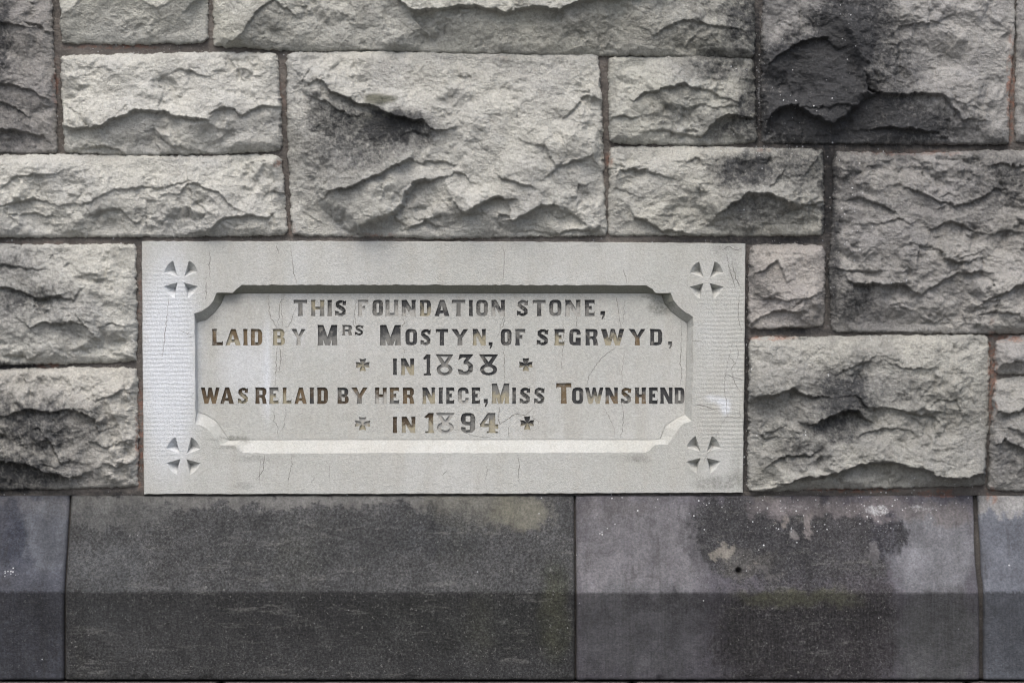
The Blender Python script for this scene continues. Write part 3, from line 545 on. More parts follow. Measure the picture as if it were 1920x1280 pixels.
# rubble core so that the wall has a real thickness
def box(name, x0, x1, y0, y1, z0, z1, mat, parent=None):
    cx, cy, cz = (x0+x1)/2, (y0+y1)/2, (z0+z1)/2
    co = [(x-cx, y-cy, z-cz) for z in (z0, z1) for y in (y0, y1) for x in (x0, x1)]
    q = [(0,2,3,1),(4,5,7,6),(0,1,5,4),(2,6,7,3),(0,4,6,2),(1,3,7,5)]
    return link(name, mesh_from(name, co, quads=q, smooth=False, attrs={'marks': np.zeros((8,4))}), mat, parent, (cx, cy, cz))
box('core', WX(-330), WX(2290), .03, .5, 0.0, WZ(-290), M_MORTAR, WALL)

# ------------------------------------------------------------------ plinth
PL = empty('plinth', 'dark weathered plinth course with sloping top edge below the tablet', 'plinth')
ZT = WZ(928); PD = 88.0; kk = 1 - PD / 1000 / DIST
YB = 640 + (1110 - 640) * kk; YE = 640 + (1274 - 640) * kk
TONES = {  # photo-space colour patches of each stone: (cx, cy, rx, ry, colour, strength)
 1: ((.088,.094,.107), [(60,950,90,22,(.15,.15,.155),.8),(15,1000,40,60,(.03,.035,.05),.8),(90,1000,40,60,(.14,.15,.165),.7),(40,1180,80,80,(.05,.052,.062),.7),(-100,1050,100,100,(.1,.1,.11),.6)]),
 2: ((.062,.062,.06), [(500,936,420,12,(.17,.165,.155),.8),(900,950,90,40,(.13,.125,.105),.75),(220,960,90,30,(.11,.11,.105),.7),(560,1020,180,50,(.04,.041,.041),.6),(980,960,50,30,(.19,.18,.14),.6),(820,1000,80,40,(.035,.037,.04),.6),(300,1180,120,50,(.085,.085,.085),.5),(860,1170,180,50,(.042,.044,.04),.7),(1040,1150,26,90,(.03,.034,.028),.8),(200,1100,60,80,(.085,.088,.09),.5),(640,1200,160,40,(.07,.07,.07),.5)]),
 3: ((.125,.12,.13), [(1200,1040,120,110,(.20,.197,.202),.85),(1460,1010,140,75,(.042,.042,.045),1.3),(1360,990,60,60,(.05,.05,.053),1.1),(1600,1030,70,60,(.055,.054,.057),1.1),(1660,1010,28,40,(.045,.045,.053),1.0),(1560,950,140,20,(.19,.175,.175),.9),(1755,1030,70,80,(.205,.21,.22),.95),(1760,960,60,20,(.17,.155,.15),.7),(1140,950,80,20,(.12,.115,.115),.6),(1400,1058,46,24,(.10,.097,.088),.6),(1520,985,8,20,(.25,.23,.22),.9),(1356,1036,20,7,(.26,.245,.21),.9),(1470,980,10,8,(.24,.22,.2),.8),(1490,1000,6,8,(.24,.23,.22),.8),(1640,1040,9,16,(.19,.185,.185),.7),(1418,1056,7,5,(.22,.2,.18),.8),(1440,1075,26,5,(.15,.145,.14),.7),(1688,1005,10,30,(.03,.03,.036),.9),
      (1200,1180,110,80,(.14,.142,.148),.85),(1500,1190,150,90,(.045,.042,.045),1.1),(1620,1180,60,90,(.05,.046,.05),.9),(1760,1200,70,80,(.13,.136,.135),.85),(1500,1120,100,14,(.10,.10,.075),.9),(1250,1130,80,14,(.065,.065,.07),.7)]),
 4: ((.17,.182,.198), [(1880,942,70,18,(.31,.31,.30),1.2),(1900,1000,60,26,(.12,.13,.15),.6),(1890,1190,60,80,(.12,.132,.15),.6)]) }
def prof(t):
    """(wall height in px, protrusion) along the face, t = 0..1 from top joint to foot"""
    pts = [(928, -30), (928.5, 4), (931, 8), (YB - 3, PD - 1.5), (YB + 1.5, PD), (YE - 3, PD), (YE, PD - 3), (YE + .5, 20)]
    return pts
def plinth_stone(x0, x1, key, seed, xj=0):
    pts = prof(0); rows = []
    for (a, b) in zip(pts[:-1], pts[1:]):
        L_ = math.dist(a, b); k = max(1, int(L_ / 3.0))
        for j in range(k): rows.append((a[0] + (b[0]-a[0]) * j / k, a[1] + (b[1]-a[1]) * j / k))
    rows.append(pts[-1]); R_ = np.array(rows); u = np.linspace(x0, x1, int((x1 - x0) / 3.0) + 1)
    X, YY = np.meshgrid(u, R_[:, 0]); _, HH = np.meshgrid(u, R_[:, 1])
    YY = YY + (fbm(X / 16, YY * 0 + 3, seed + 50, 5, .7) * 3.2 + (seed % 3 - 1) * 1.3) * np.exp(-np.abs(YY - YB) / 22)
    nrm = fbm(X / 60, YY / 60, seed, 4) * 1.0 + fbm(X / 9, YY / 9, seed + 5, 3) * .45
    pit = np.clip(fbm(X / 16, YY / 16, seed + 8, 4) - .42, 0, 1) * 10
    H = HH + nrm - pit * (1 if key in (2, 3) else .4)
    wob = fbm(YY / 40, YY * 0 + seed, seed + 70, 4) * 3.0
    X = X + wob * (np.exp(-(X - x0) / 12) - np.exp(-(x1 - X) / 12) * .3) + (-5 * np.exp(-(((YY - 1040) / 70)**2)) * np.exp(-(x1 - X) / 14) if key == 3 else 0)
    H = H - np.clip(fbm(X / 15, YY / 9, seed + 60, 4, .6) - .12, 0, 1) * 12 * np.exp(-np.abs(YY - YB) / 5)
    d = np.minimum(X - x0, x1 - X); H = H - 6 * np.exp(-d / 1.6)
    Y = YY + fbm(X / 25, YY * 0, seed + 20, 4) * 2.2 * (np.exp(-(YY - 928) / 5) + np.exp(-np.abs(YE - YY) / 5))
    Yb = YE - Y; H = H - np.where(Yb < 9, np.clip(fbm(X / 42, Y * 0, seed + 30, 4) - .15, 0, 1) * 16, 0)     # spalled lower arris
    if key == 3: H = H - 26 * np.exp(-(((X - 1380) / 5)**2 + ((Y - 1066) / 5)**2)) - 4 * np.exp(-(((X - 1215) / 9)**2 + ((Y - 1078) / 3)**2))
    # photo position of every vertex, to place the stains
    s_ = DIST * 1000 / (DIST * 1000 - H); PX = 960 + (X - 960) * s_; PY = 640 + (Y - 640) * s_
    base, patches = TONES[key]; base = [c_ * .98 for c_ in (base[0], base[1], base[2] * 1.04)]; col = np.ones((X.size, 4), np.float32); col[:, :3] = base; px, py = PX.ravel(), PY.ravel()
    wxx = px + fbm(px / 34, py / 60, seed + 40, 6, .7) * np.where(py > 1112, 26, 38); wyy = py + fbm(px / 40, py / 40, seed + 41, 6, .7) * 40
    for (cx, cy, rx, ry, c, s2) in patches:
        dd = (np.abs((wxx-cx)/rx)**3 + np.abs((wyy-cy)/ry)**3)**(1/3.) + .22 * fbm(px / 14, py / 18, seed + 43, 5, .7); tt = np.clip((1.38 - dd) / .62, 0, 1); f = np.clip(s2 * tt * tt * (3 - 2 * tt) * (.92 + .5 * fbm(px / 22, py / 30, seed + 44, 5, .7)), 0, 1)[:, None]; col[:, :3] = col[:, :3] * (1 - f) + np.array(c) * f
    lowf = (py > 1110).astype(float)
    dark = np.clip((.11 - col[:, :3].mean(1)) / .05, 0, 1); rough = dark * (1 if key in (2, 3) else .3)
    comb = lowf * (.9 if key in (3, 4) else .35)
    col[:, :3] *= ((.94 - .38 * lowf) * (1 + .22 * lowf * np.clip((py - 1190) / 80, -1, 1)))[:, None] * (np.array([1.18, 1.21, 1.24])[None] * (1 - .10 * lowf)[:, None] if key == 2 else np.array([1.0, 1.0, 1.03]))       # upright face: grime plus shade painted in; the up-facing slope stays lighter
    mk = marks(PX, PY); mk[:, 0] = 0
    org = (WX((x0 + x1) / 2), 0, WZ(1100)); co = to_world(X.ravel(), Y.ravel(), H.ravel(), org)
    nv, nu = X.shape; idx = np.arange(X.size).reshape(nv, nu); q = np.stack([idx[:-1, :-1], idx[1:, :-1], idx[1:, 1:], idx[:-1, 1:]], -1).reshape(-1, 4)
    # ends run back into the wall
    ends = []; extra = []; base_i = X.size; mke = []
    for cidx, flip in ((0, False), (nu - 1, True)):
        b = co[idx[:, cidx]].copy(); b[:, 1] = np.maximum(b[:, 1], .03); extra.append(b); j = base_i + np.arange(nv); base_i += nv
        a = idx[:, cidx]; qq = np.stack([a[:-1], j[:-1], j[1:], a[1:]], -1); ends.append(qq[:, ::-1] if flip else qq); mke.append(a)
    sel = np.concatenate([np.arange(X.size)] + mke)
    me = mesh_from('plinth_stone', np.concatenate([co] + extra), quads=np.concatenate([q] + ends), attrs={'marks': mk[sel], 'tone': col[sel], 'rough': rough[sel], 'comb': comb[sel]})
    return link('plinth_stone', me, M_PLINTH, PL, org)
plinth_stone(-330, 131.5, 1, 201)['label'] = 'bluish dark plinth stone at the left end'
plinth_stone(134.5, 1076, 2, 202)['label'] = 'long charcoal plinth stone under the tablet'
plinth_stone(1079, 1824, 3, 203)['label'] = 'purplish plinth stone with a wide dark stain and white lichen'
plinth_stone(1832, 2290, 4, 204)['label'] = 'blue-grey plinth stone with pale top at the right end'
# bedding mortar of the plinth, with the open joint that widens at the right
def plinth_mortar():
    pts = [(926, -10), (928, -3), (YB, PD - 12), (YE, PD - 12), (YE + 1, -10)]
    rows = []
    for a, b in zip(pts[:-1], pts[1:]):
        k = max(1, int(math.dist(a, b) / 6)); rows += [(a[0] + (b[0]-a[0])*j/k, a[1] + (b[1]-a[1])*j/k) for j in range(k)]
    rows.append(pts[-1]); R_ = np.array(rows)
    for xa, xb in ((122, 144), (1070, 1086), (1812, 1844)):
        u = np.linspace(xa, xb, 9); X, Y = np.meshgrid(u, R_[:, 0]); H = np.repeat(R_[:, 1:2], 9, 1) + fbm(X / 7, Y / 7, 77, 3) * 3
        mid_ = marks(X, Y); mid_[:, 0] = np.maximum(mid_[:, 0], .45); H = H - 5
        nv, nu = X.shape; idx = np.arange(X.size).reshape(nv, nu); org = (WX((xa + xb) / 2), 0, WZ(1100))
        q = np.stack([idx[:-1, :-1], idx[1:, :-1], idx[1:, 1:], idx[:-1, 1:]], -1).reshape(-1, 4)
        link('joint_mortar', mesh_from('joint_mortar', to_world(X.ravel(), Y.ravel(), H.ravel(), org), quads=q, attrs={'marks': mid_}), M_MORTAR, PL, org)
plinth_mortar()
# footing course below
for i, (xa, xb) in enumerate(((-330, 420), (424, 1180), (1184, 1800), (1804, 2290))):
    u = np.linspace(xa, xb, int((xb-xa)/12)); pts = [(YE + 3, 0), (YE + 4, PD + 2), (YE + 20, PD + 6), (GZ + 20, PD + 6)]
    rows = []
    for a, b in zip(pts[:-1], pts[1:]):
        k = max(1, int(math.dist(a, b) / 12)); rows += [(a[0] + (b[0]-a[0])*j/k, a[1] + (b[1]-a[1])*j/k) for j in range(k)]
    rows.append(pts[-1]); R_ = np.array(rows); X, Y = np.meshgrid(u, R_[:, 0]); H = np.repeat(R_[:, 1:2], len(u), 1) + fbm(X / 50, Y / 50, 300 + i, 4) * 5
    H[:, 0] -= 20; H[:, -1] -= 20
    org = (WX((xa+xb)/2), 0, WZ(1400)); nv, nu = X.shape; idx = np.arange(X.size).reshape(nv, nu)
    q = np.stack([idx[:-1, :-1], idx[1:, :-1], idx[1:, 1:], idx[:-1, 1:]], -1).reshape(-1, 4)
    col = np.ones((X.size, 4)); col[:, :3] = (.10, .085, .082)
    link('footing_stone', mesh_from('footing_stone', to_world(X.ravel(), Y.ravel(), H.ravel(), org), quads=q, attrs={'marks': marks(X, Y), 'tone': col, 'rough': np.full(X.size, .6), 'comb': np.zeros(X.size)}), M_PLINTH, PL, org)

# ------------------------------------------------------------------ the inscribed tablet
TB = empty('foundation_tablet', 'pale dressed stone tablet with sunk inscribed panel and a carved cross at each corner', 'tablet')
HF, HP, HL = 11.0, -8.0, 3.4            # border face, panel face, letter depth
TORG = (WX(832), 0, WZ(690))
OUT = [(365.6,588),(377,585),(389,577.5),(399.6,565),(407,549),(437,548.3),(445.4,541),(451,537),(454,534),(832,534.2),(1211.7,534.8),(1216,538),(1223,541),(1228,549),(1257.5,549),(1262.7,563),(1273,575.4),(1284.6,585.8),(1299,594),
       (1299,690),(1296,789),(1281,794),(1270,806.7),(1262,819),(1255,828),(1252,832),(1226,834),(1220,842),(1211,847.5),(832,848.5),(457,849),(448,842.5),(439,835),(413,834),(406,823.8),(395,809),(383,799),(367,793.5),(367,690)]
INN = [(369,604),(386,600),(402,586),(414,570),(421,553),(437,551),(446,550.6),(452,550.4),(456,550),(832,550),(1211,550),(1216,550.3),(1222,550.6),(1228,551),(1241,553),(1246,569),(1258,584),(1275,597),(1289,606),
       (1287,690),(1284,777),(1264,786),(1246,800),(1240,817),(1238,822),(1230,823.5),(1222,823.6),(1216,823.7),(1209,823.5),(832,823.5),(459,823.8),(452,824),(443,824.3),(430,825),(423,815),(406,790),(386,777),(370,772),(369.5,690)]
def densify(A, B, step=8):
    a2, b2 = [], []
    n = len(A)
    for i in range(n):
        k = max(1, int(math.dist(A[i], A[(i+1) % n]) / step))
        for j in range(k):
            t = j / k; a2.append(tuple(A[i][c] + (A[(i+1)%n][c]-A[i][c])*t for c in (0,1))); b2.append(tuple(B[i][c] + (B[(i+1)%n][c]-B[i][c])*t for c in (0,1)))
    return a2, b2
OUTd, INNd = densify(OUT, INN)
rnd = random.Random(5)
# small knocks along the arris of the recess
OUTd = [(x + rnd.gauss(0, .5), y + rnd.gauss(0, .45)) for x, y in OUTd]
MOULD = [(470,860,60,10,.5),(430,838,30,6,.6),(492,888,6,32,.42),(540,853,60,5,.45),(680,852,60,5,.35),(1150,856,60,9,.45),(1190,858,40,14,.5),(1060,852,60,5,.3),(430,822,50,5,.7),(430,560,40,14,.45),(1240,575,26,18,.75),(1225,556,30,8,.6),(1170,590,60,24,.15),
 (1360,470,40,24,.5),(1376,500,18,40,.5),(1370,720,22,60,.35),(1350,905,60,20,.6),(1380,860,16,60,.5),(1380,900,26,26,.6),(760,600,9,60,.45),(940,620,8,60,.3),(560,905,200,14,.25),(780,900,90,12,.3),(1100,905,200,16,.35),(388,915,10,16,.4),(460,912,30,12,.5),(960,880,10,40,.3),(1262,812,26,10,.35),(820,553,420,4,.5),(905,912,200,8,.3),(320,912,40,8,.2),(1300,880,24,26,.4)]
WASH = [(318,680,52,190,.95),(300,760,36,140,.6),(455,690,50,60,.55),(500,700,10,90,.75),(360,540,40,60,.3),(560,540,20,160,.35),(840,640,300,70,.22),(660,520,80,60,.18),(1354,752,12,7,1.1),(1360,764,8,12,1.1),(1336,747,16,4,1.0),(1330,620,30,60,.3),(1350,880,30,50,.3),(1160,640,60,80,.25)]
TINT = [(832,541,440,7,.0)]
def tmarks(px, py, tint=None):
    m = np.zeros((len(px), 4), np.float32)
    m[:, 0] = field(MOULD, px, py, 61, .25, 18); m[:, 1] = field(WASH, px, py, 62, .35, 24)
    m[:, 2] = np.clip((368 - px) / 14, 0, 1) * np.clip((py - 478) / 60, 0, 1) * np.clip((885 - py) / 60, 0, 1) + np.clip((px - 1302) / 14, 0, 1) * np.clip((py - 500) / 60, 0, 1) * np.clip((890 - py) / 50, 0, 1)
    if tint is not None: m[:, 3] = tint
    return m
def pip1(p, poly): return bool(pip(np.array([p[0]]), np.array([p[1]]), poly)[0])
# --- carved corner crosses: four wedge-cut pits each
PITS = [[(-14.6,-34.4),(-19.5,-32),(-25,-26.5),(-29,-19.5),(-32,-12.5),(-5.6,-3.8)], [(-32,13.5),(-6,6.5),(-12.5,35.5),(-19,31.5),(-25,25.5)]]
APX = [(-13.0,-17.5), (-12.0,17.0)]
CROSS = [(340.5,523.5), (1324.5,524.5), (345,853.5), (1318.5,851)]
pit_polys = []
for ci, (cx, cy) in enumerate(CROSS):
    for k in (0, 1):
        for sx in (1, -1):
            jit = [rnd.uniform(-.6, .6) for _ in range(12)]
            pit_polys.append((ci, [(cx + sx * x + jit[i], cy + y + jit[-i]) for i, (x, y) in enumerate(PITS[k])], (cx + sx * APX[k][0], cy + APX[k][1])))
def ids_of(inp_to_out, n):
    mp = {}
    for i, l in enumerate(inp_to_out):
        for j in l: mp[j] = i
    return mp
def cdt_region(loops, grid, classify):
    pts = []; ed = []; rng = []
    for lp in loops:
        s0 = len(pts); pts += lp; ed += [(s0 + i, s0 + (i + 1) % len(lp)) for i in range(len(lp))]; rng.append((s0, len(lp)))
    pts += grid
    V, _, F, ov, _, _ = delaunay_2d_cdt([Vector(p) for p in pts], ed, [], 0, 1e-4)
    Pn = np.array([(v.x, v.y) for v in V]); Fn = np.array([tuple(f) for f in F]); C = Pn[Fn].mean(1)
    return Pn, Fn, classify(C[:, 0], C[:, 1]), ids_of(ov, len(pts)), rng
# border (with moulding and sides)
tabd, _ = densify(TAB, TAB, 10); tabd = [(x + rnd.gauss(0, .35), y + rnd.gauss(0, .35)) for x, y in tabd]
gridpts = []
big_out = [(x, y) for x, y in OUTd]
gx, gy = np.meshgrid(np.arange(278, 1388, 8.0), np.arange(463, 917, 8.0)); gx = gx.ravel() + 0.37; gy = gy.ravel() + .21
okb = pip(gx, gy, TAB) & ~pip(gx, gy, OUTd)
for _, pp, _a in pit_polys: okb &= ~pip(gx, gy, pp)
gridpts = [(float(a), float(b)) for a, b in zip(gx[okb], gy[okb])]
def cls_border(x, y):
    m = pip(x, y, tabd) & ~pip(x, y, OUTd)
    for _, pp, _a in pit_polys: m &= ~pip(x, y, pp)
    return m
Pn, Fn, m, mp, rng = cdt_region([tabd, OUTd] + [p for _, p, _ in pit_polys], gridpts, cls_border)
hb = HF + fbm(Pn[:, 0] / 70, Pn[:, 1] / 70, 500, 3) * .7
co = [np.column_stack([Pn, hb])]; tri = [Fn[m]]; mk = [tmarks(Pn[:, 0], Pn[:, 1])]; quads = []; off = len(Pn)
def ringloft(idx0, pts1, h1, mk1):
    """join existing ring idx0 to new ring of points"""
    global off
    n = len(pts1); j = np.arange(n) + off; off += n
    co.append(np.column_stack([np.array(pts1), h1])); mk.append(mk1); a = np.array(idx0)
    quads.append(np.stack([a, np.roll(a, -1), np.roll(j, -1), j], -1)); return j
o_idx = [mp[rng[1][0] + i] for i in range(rng[1][1])]; t_idx = [mp[rng[0][0] + i] for i in range(rng[0][1])]
ia, ib = np.array(OUTd), np.array(INNd)
# the upper reveal is tinted dark green-brown, fading out down the corners
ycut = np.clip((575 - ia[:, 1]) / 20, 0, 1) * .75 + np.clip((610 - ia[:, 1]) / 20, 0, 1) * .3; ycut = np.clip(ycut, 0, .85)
prev = o_idx
for s_ in (.0, .06, .5, 1.0):
    if s_ == 0.0: q_, h_ = ia + (ib - ia) * .02, np.full(len(ia), HF - .2)
    else: q_, h_ = ia + (ib - ia) * s_, np.full(len(ia), HF - .6 + (HP - 1.5 - HF + .6) * s_ + rnd.uniform(-.1, .1))
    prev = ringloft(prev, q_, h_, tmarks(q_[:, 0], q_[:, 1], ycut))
ta = np.array(tabd); cen = np.array([832, 689]); outw = ta + (ta - cen) / np.abs(ta - cen).max(1)[:, None] * 1.2
prev = ringloft(t_idx, outw, np.full(len(ta), HF - 2.0), tmarks(ta[:, 0], ta[:, 1])); prev = ringloft(prev, outw, np.full(len(ta), -45.0), tmarks(ta[:, 0], ta[:, 1]))
CO = np.concatenate(co); W_ = to_world(CO[:, 0], CO[:, 1], CO[:, 2], TORG)
T3 = np.concatenate(tri)[:, ::-1]
def orient(W, faces):     # face the camera (-y)
    W = np.asarray(W); f = np.asarray(faces); n = np.cross(W[f[:, 1]] - W[f[:, 0]], W[f[:, 2]] - W[f[:, 0]]); fl = n[:, 1] > 0; f = f.copy(); f[fl] = f[fl][:, ::-1]; return f
me = mesh_from('border', W_, quads=orient(W_, np.concatenate(quads)), tris=orient(W_, T3), attrs={'tablet_marks': np.concatenate(mk)}, smooth=False)
link('border', me, M_TABLET, TB, TORG)
for ci in range(4):
    vs = []; fs = []
    for c2, pp, ap in pit_polys:
        if c2 != ci: continue
        cxx, cyy = CROSS[ci]; n = len(pp); s0 = len(vs)
        hh = HF + fbm(np.array([p[0] for p in pp]) / 70, np.array([p[1] for p in pp]) / 70, 500, 3) * .7
        vs += [(p[0], p[1], h) for p, h in zip(pp, hh)]; vs.append((ap[0], ap[1], HF - 19))
        fs += [(s0 + i, s0 + (i + 1) % n, s0 + n) for i in range(n)]
    A = np.array(vs); W2 = to_world(A[:, 0], A[:, 1], A[:, 2], (WX(cxx), 0, WZ(cyy)))
    link('carved_cross', mesh_from('carved_cross', W2, tris=orient(W2, fs), attrs={'tablet_marks': tmarks(A[:, 0], A[:, 1])}, smooth=False), M_TABLET, TB, (WX(cxx), 0, WZ(cyy)))

# --- lettering -----------------------------------------------------------
def rect(x0, y0, x1, y1): return [(x0,y0),(x1,y0),(x1,y1),(x0,y1)]
def stemp(x0, x1, h, fl=.8):     # flared upright
    m_ = (x0 + x1) / 2; hw = (x1 - x0) / 2
    return [(m_-hw-fl*.5,0),(m_+hw+fl*.5,0),(m_+hw-.2,h*.2),(m_+hw-.2,h*.8),(m_+hw+fl*.5,h),(m_-hw-fl*.5,h),(m_-hw+.2,h*.8),(m_-hw+.2,h*.2)]
def strokes(pts, wds):
    n = len(pts); P2 = np.array(pts, float); T2 = np.gradient(P2, axis=0); T2 /= np.hypot(T2[:,0], T2[:,1])[:, None] + 1e-9; Nn = np.column_stack([-T2[:,1], T2[:,0]])
    A = P2 + Nn * np.array(wds)[:, None] / 2; B = P2 - Nn * np.array(wds)[:, None] / 2
    return [[tuple(A[i]), tuple(A[i+1]), tuple(B[i+1]), tuple(B[i])] for i in range(n-1)]
def octo(x0, y0, x1, y1, c): 
    cx_, cy_ = c, c * 1.15
    return [(x0+cx_,y0),(x1-cx_,y0),(x1-cx_*.3,y0+cy_*.3),(x1,y0+cy_),(x1,y1-cy_),(x1-cx_*.3,y1-cy_*.3),(x1-cx_,y1),(x0+cx_,y1),(x0+cx_*.3,y1-cy_*.3),(x0,y1-cy_),(x0,y0+cy_),(x0+cx_*.3,y0+cy_*.3)]
def circ(cx_, cy_, rx, ry, n=16): return [(cx_ + rx * math.cos(6.28318*i/n), cy_ + ry * math.sin(6.28318*i/n)) for i in range(n)]
def glyph(ch, w_, h):
    s = min(8.2 * h / 30.5, w_ * .42); b = h * .2; A = []; S = []
    if ch == 'I': A = [stemp(.7, w_ - .7, h)]
    elif ch == 'H': A = [stemp(.5, s, h), stemp(w_ - s, w_ - .5, h), rect(s-1, h*.40, w_-s+1, h*.58)]
    elif ch == 'T': A = [stemp(w_/2 - s/2, w_/2 + s/2, h), [(0,h),(0,h-b*1.35),(1.6,h-b),(w_-1.6,h-b),(w_,h-b*1.35),(w_,h)]]
    elif ch == 'L': A = [stemp(.8, s + .6, h), [(s,0),(w_,0),(w_,b*1.5),(w_-2,b),(s,b)]]
    elif ch in 'EF':
        A = [stemp(.8, s + .6, h), [(s,h),(w_,h),(w_,h-b*1.45),(w_-2,h-b),(s,h-b)], [(s,h*.41),(w_*.72,h*.38),(w_*.72,h*.64),(s,h*.6)]]
        if ch == 'E': A.append([(s,0),(w_,0),(w_,b*1.45),(w_-2,b),(s,b)])
    elif ch == 'O': A = [octo(0, 0, w_, h, w_*.3)]; S = [octo(s*.92, b, w_-s*.92, h-b, w_*.09)]
    elif ch == 'D': A = [[(0,0),(w_*.7,0),(w_*.9,h*.07),(w_,h*.24),(w_,h*.76),(w_*.9,h*.93),(w_*.7,h),(0,h),(.6,h*.8),(.6,h*.2)]]; S = [rect(s*.95, b*.95, w_-s*.95, h-b*.95)]
    elif ch == 'U': A = [stemp(.5, s, h), stemp(w_-s, w_-.5, h), [(.8,h*.3),(.9,h*.14),(w_*.25,0),(w_*.75,0),(w_-.9,h*.14),(w_-.8,h*.3)]]; S = [rect(s, b, w_-s, h+1)]
    elif ch == 'N': s2 = w_*.30; A = [stemp(.4, s2, h), stemp(w_-s2, w_-.4, h), [(0,h),(w_*.36,h),(w_,0),(w_*.66,0)]]
    elif ch == 'M': s2 = w_*.27; A = [stemp(.4, s2, h), stemp(w_-s2, w_-.4, h), [(0,h),(w_*.3,h),(w_*.5,h*.42),(w_*.5,0),(w_*.38,0)], [(w_,h),(w_*.7,h),(w_*.5,h*.42),(w_*.5,0),(w_*.62,0)]]
    elif ch == 'A': A = [[(0,0),(w_*.36,h),(w_*.66,h),(w_,0),(w_*.66,0),(w_*.6,h*.18),(w_*.34,h*.18),(w_*.28,0)]]; S = [[(w_*.38,h*.36),(w_*.57,h*.36),(w_*.48,h*.68)]]
    elif ch == 'Y': A = [[(0,h),(w_*.34,h),(w_*.52,h*.62),(w_*.72,h),(w_,h),(w_*.64,h*.45),(w_*.66,0),(w_*.36,0),(w_*.38,h*.45)]]
    elif ch == 'W': A = [[(0,h),(w_*.22,h),(w_*.34,h*.42),(w_*.42,h),(w_*.58,h),(w_*.70,h*.42),(w_*.80,h),(w_,h),(w_*.80,0),(w_*.60,0),(w_*.5,h*.42),(w_*.40,0),(w_*.20,0)]]
    elif ch == 'R': A = [stemp(.6, s+.2, h), [(0,h),(w_*.72,h),(w_*.92,h*.93),(w_*.97,h*.8),(w_*.97,h*.62),(w_*.84,h*.47),(w_*.7,h*.42),(s-1,h*.42)], [(w_*.45,h*.5),(w_*.84,h*.47),(w_*.94,h*.3),(w_,0),(w_*.64,0),(w_*.6,h*.3),(w_*.5,h*.38),(s-1,h*.38),(s-1,h*.5)]]; S = [rect(s*.98, h*.56, w_*.62, h*.82)]
    elif ch == 'B': A = [[(0,0),(w_*.72,0),(w_*.95,h*.1),(w_,h*.26),(w_*.96,h*.42),(w_*.82,h*.51),(w_*.93,h*.6),(w_*.95,h*.8),(w_*.84,h*.94),(w_*.66,h),(0,h),(.6,h*.8),(.6,h*.2)]]; S = [rect(s*.98, h*.17, w_*.64, h*.40), rect(s*.98, h*.60, w_*.6, h*.83)]
    elif ch in 'CG':
        A = [octo(0, 0, w_, h, w_*.32)]; S = [octo(s*.92, b, w_-s*.75, h-b, w_*.09), [(w_*.55,h*.36),(w_+1,h*.36),(w_+1,h*.62),(w_*.55,h*.62)]]
        if ch == 'G': S = [octo(s*.92, b, w_-s*.75, h-b, w_*.06), rect(w_*.55,h*.46,w_+1,h*.64)]; A.append(rect(w_*.55,0.0,w_,h*.46))
        if ch == 'G': S = [[(s*.92,b+1),(s*.92+1,b),(w_*.55,b),(w_*.55,h*.47),(w_+1,h*.47),(w_+1,h*.64),(w_*.64,h*.64),(w_*.64,h-b),(s*.92+1,h-b),(s*.92,h-b-1)]]
    elif ch == 'S':
        c = [(.93,.68,.5),(.86,.80,5),(.66,.895,5.4),(.42,.895,6),(.23,.80,7),(.22,.67,7.4),(.38,.57,7.6),(.60,.47,7.8),(.77,.35,7.6),(.78,.20,7),(.60,.10,6),(.36,.095,5.4),(.15,.19,5),(.06,.33,.5)]
        A = strokes([(x*w_, y*h) for x, y, _ in c], [q_*h/30.5 for *_, q_ in c]) + [[(w_*.93,h*.66),(w_*.62,h*.70),(w_*.8,h*.9),(w_*.97,h*.98)], [(w_*.02,h*.02),(w_*.02,h*.34),(w_*.36,h*.28),(w_*.22,h*.1)]]
    elif ch == ',': A = [[(0,h),(w_,h),(w_,h*.45),(w_*.55,0),(w_*.2,0),(w_*.5,h*.5),(0,h*.5)]]
    elif ch == '1': A = [stemp(w_*.42, w_-1.4, h, .6), [(w_*.1,0),(w_,0),(w_,h*.08),(w_*.1,h*.08)] , [(0,h*.80),(w_*.45,h),(w_*.6,h),(w_*.6,h*.8),(w_*.2,h*.74)]]
    elif ch == '8':
        A = [[(0,h),(w_,h),(w_*.66,h*.50),(w_*.34,h*.50)], circ(w_*.5, h*.27, w_*.45, h*.28)]; S = [[(w_*.30,h*.88),(w_*.70,h*.88),(w_*.5,h*.64)], circ(w_*.5, h*.26, w_*.24, h*.14, 12)]
    elif ch == '3': 
        A = [[(w_*.12,h),(w_*.97,h),(w_*.62,h*.66),(w_*.36,h*.66),(w_*.52,h*.82),(w_*.3,h*.84),(w_*.04,h*.72)]]
        c = [(.36,.60,5),(.60,.60,7),(.78,.46,9),(.78,.24,9),(.58,.10,7),(.34,.10,6),(.14,.2,5)]; A += strokes([(x*w_, y*h) for x, y, _ in c], [q_*h/38 for *_, q_ in c]) + [[(0,h*.3),(w_*.34,h*.24),(w_*.3,h*.05),(w_*.1,h*.05)]]
    elif ch == '9': A = [octo(0, h*.38, w_, h, w_*.3), [(w_*.62,h*.45),(w_,h*.6),(w_,h*.18),(w_*.8,h*.03),(w_*.6,0),(w_*.24,0),(w_*.03,h*.14),(w_*.0,h*.30),(w_*.34,h*.28),(w_*.34,h*.14),(w_*.62,h*.16)]]; S = [octo(w_*.34, h*.56, w_*.66, h*.84, w_*.06)]
    elif ch == '4': A = [[(w_*.42,h),(w_*.84,h),(w_*.84,0),(w_*.48,0),(w_*.48,h*.3),(0,h*.3),(0,h*.44)], [(w_*.8,h*.2),(w_,h*.2),(w_,h*.44),(w_*.8,h*.44)], rect(w_*.36,0,w_*.98,h*.09)]; S = [[(w_*.22,h*.46),(w_*.5,h*.46),(w_*.5,h*.78)]]
    elif ch == '+':
        A = []
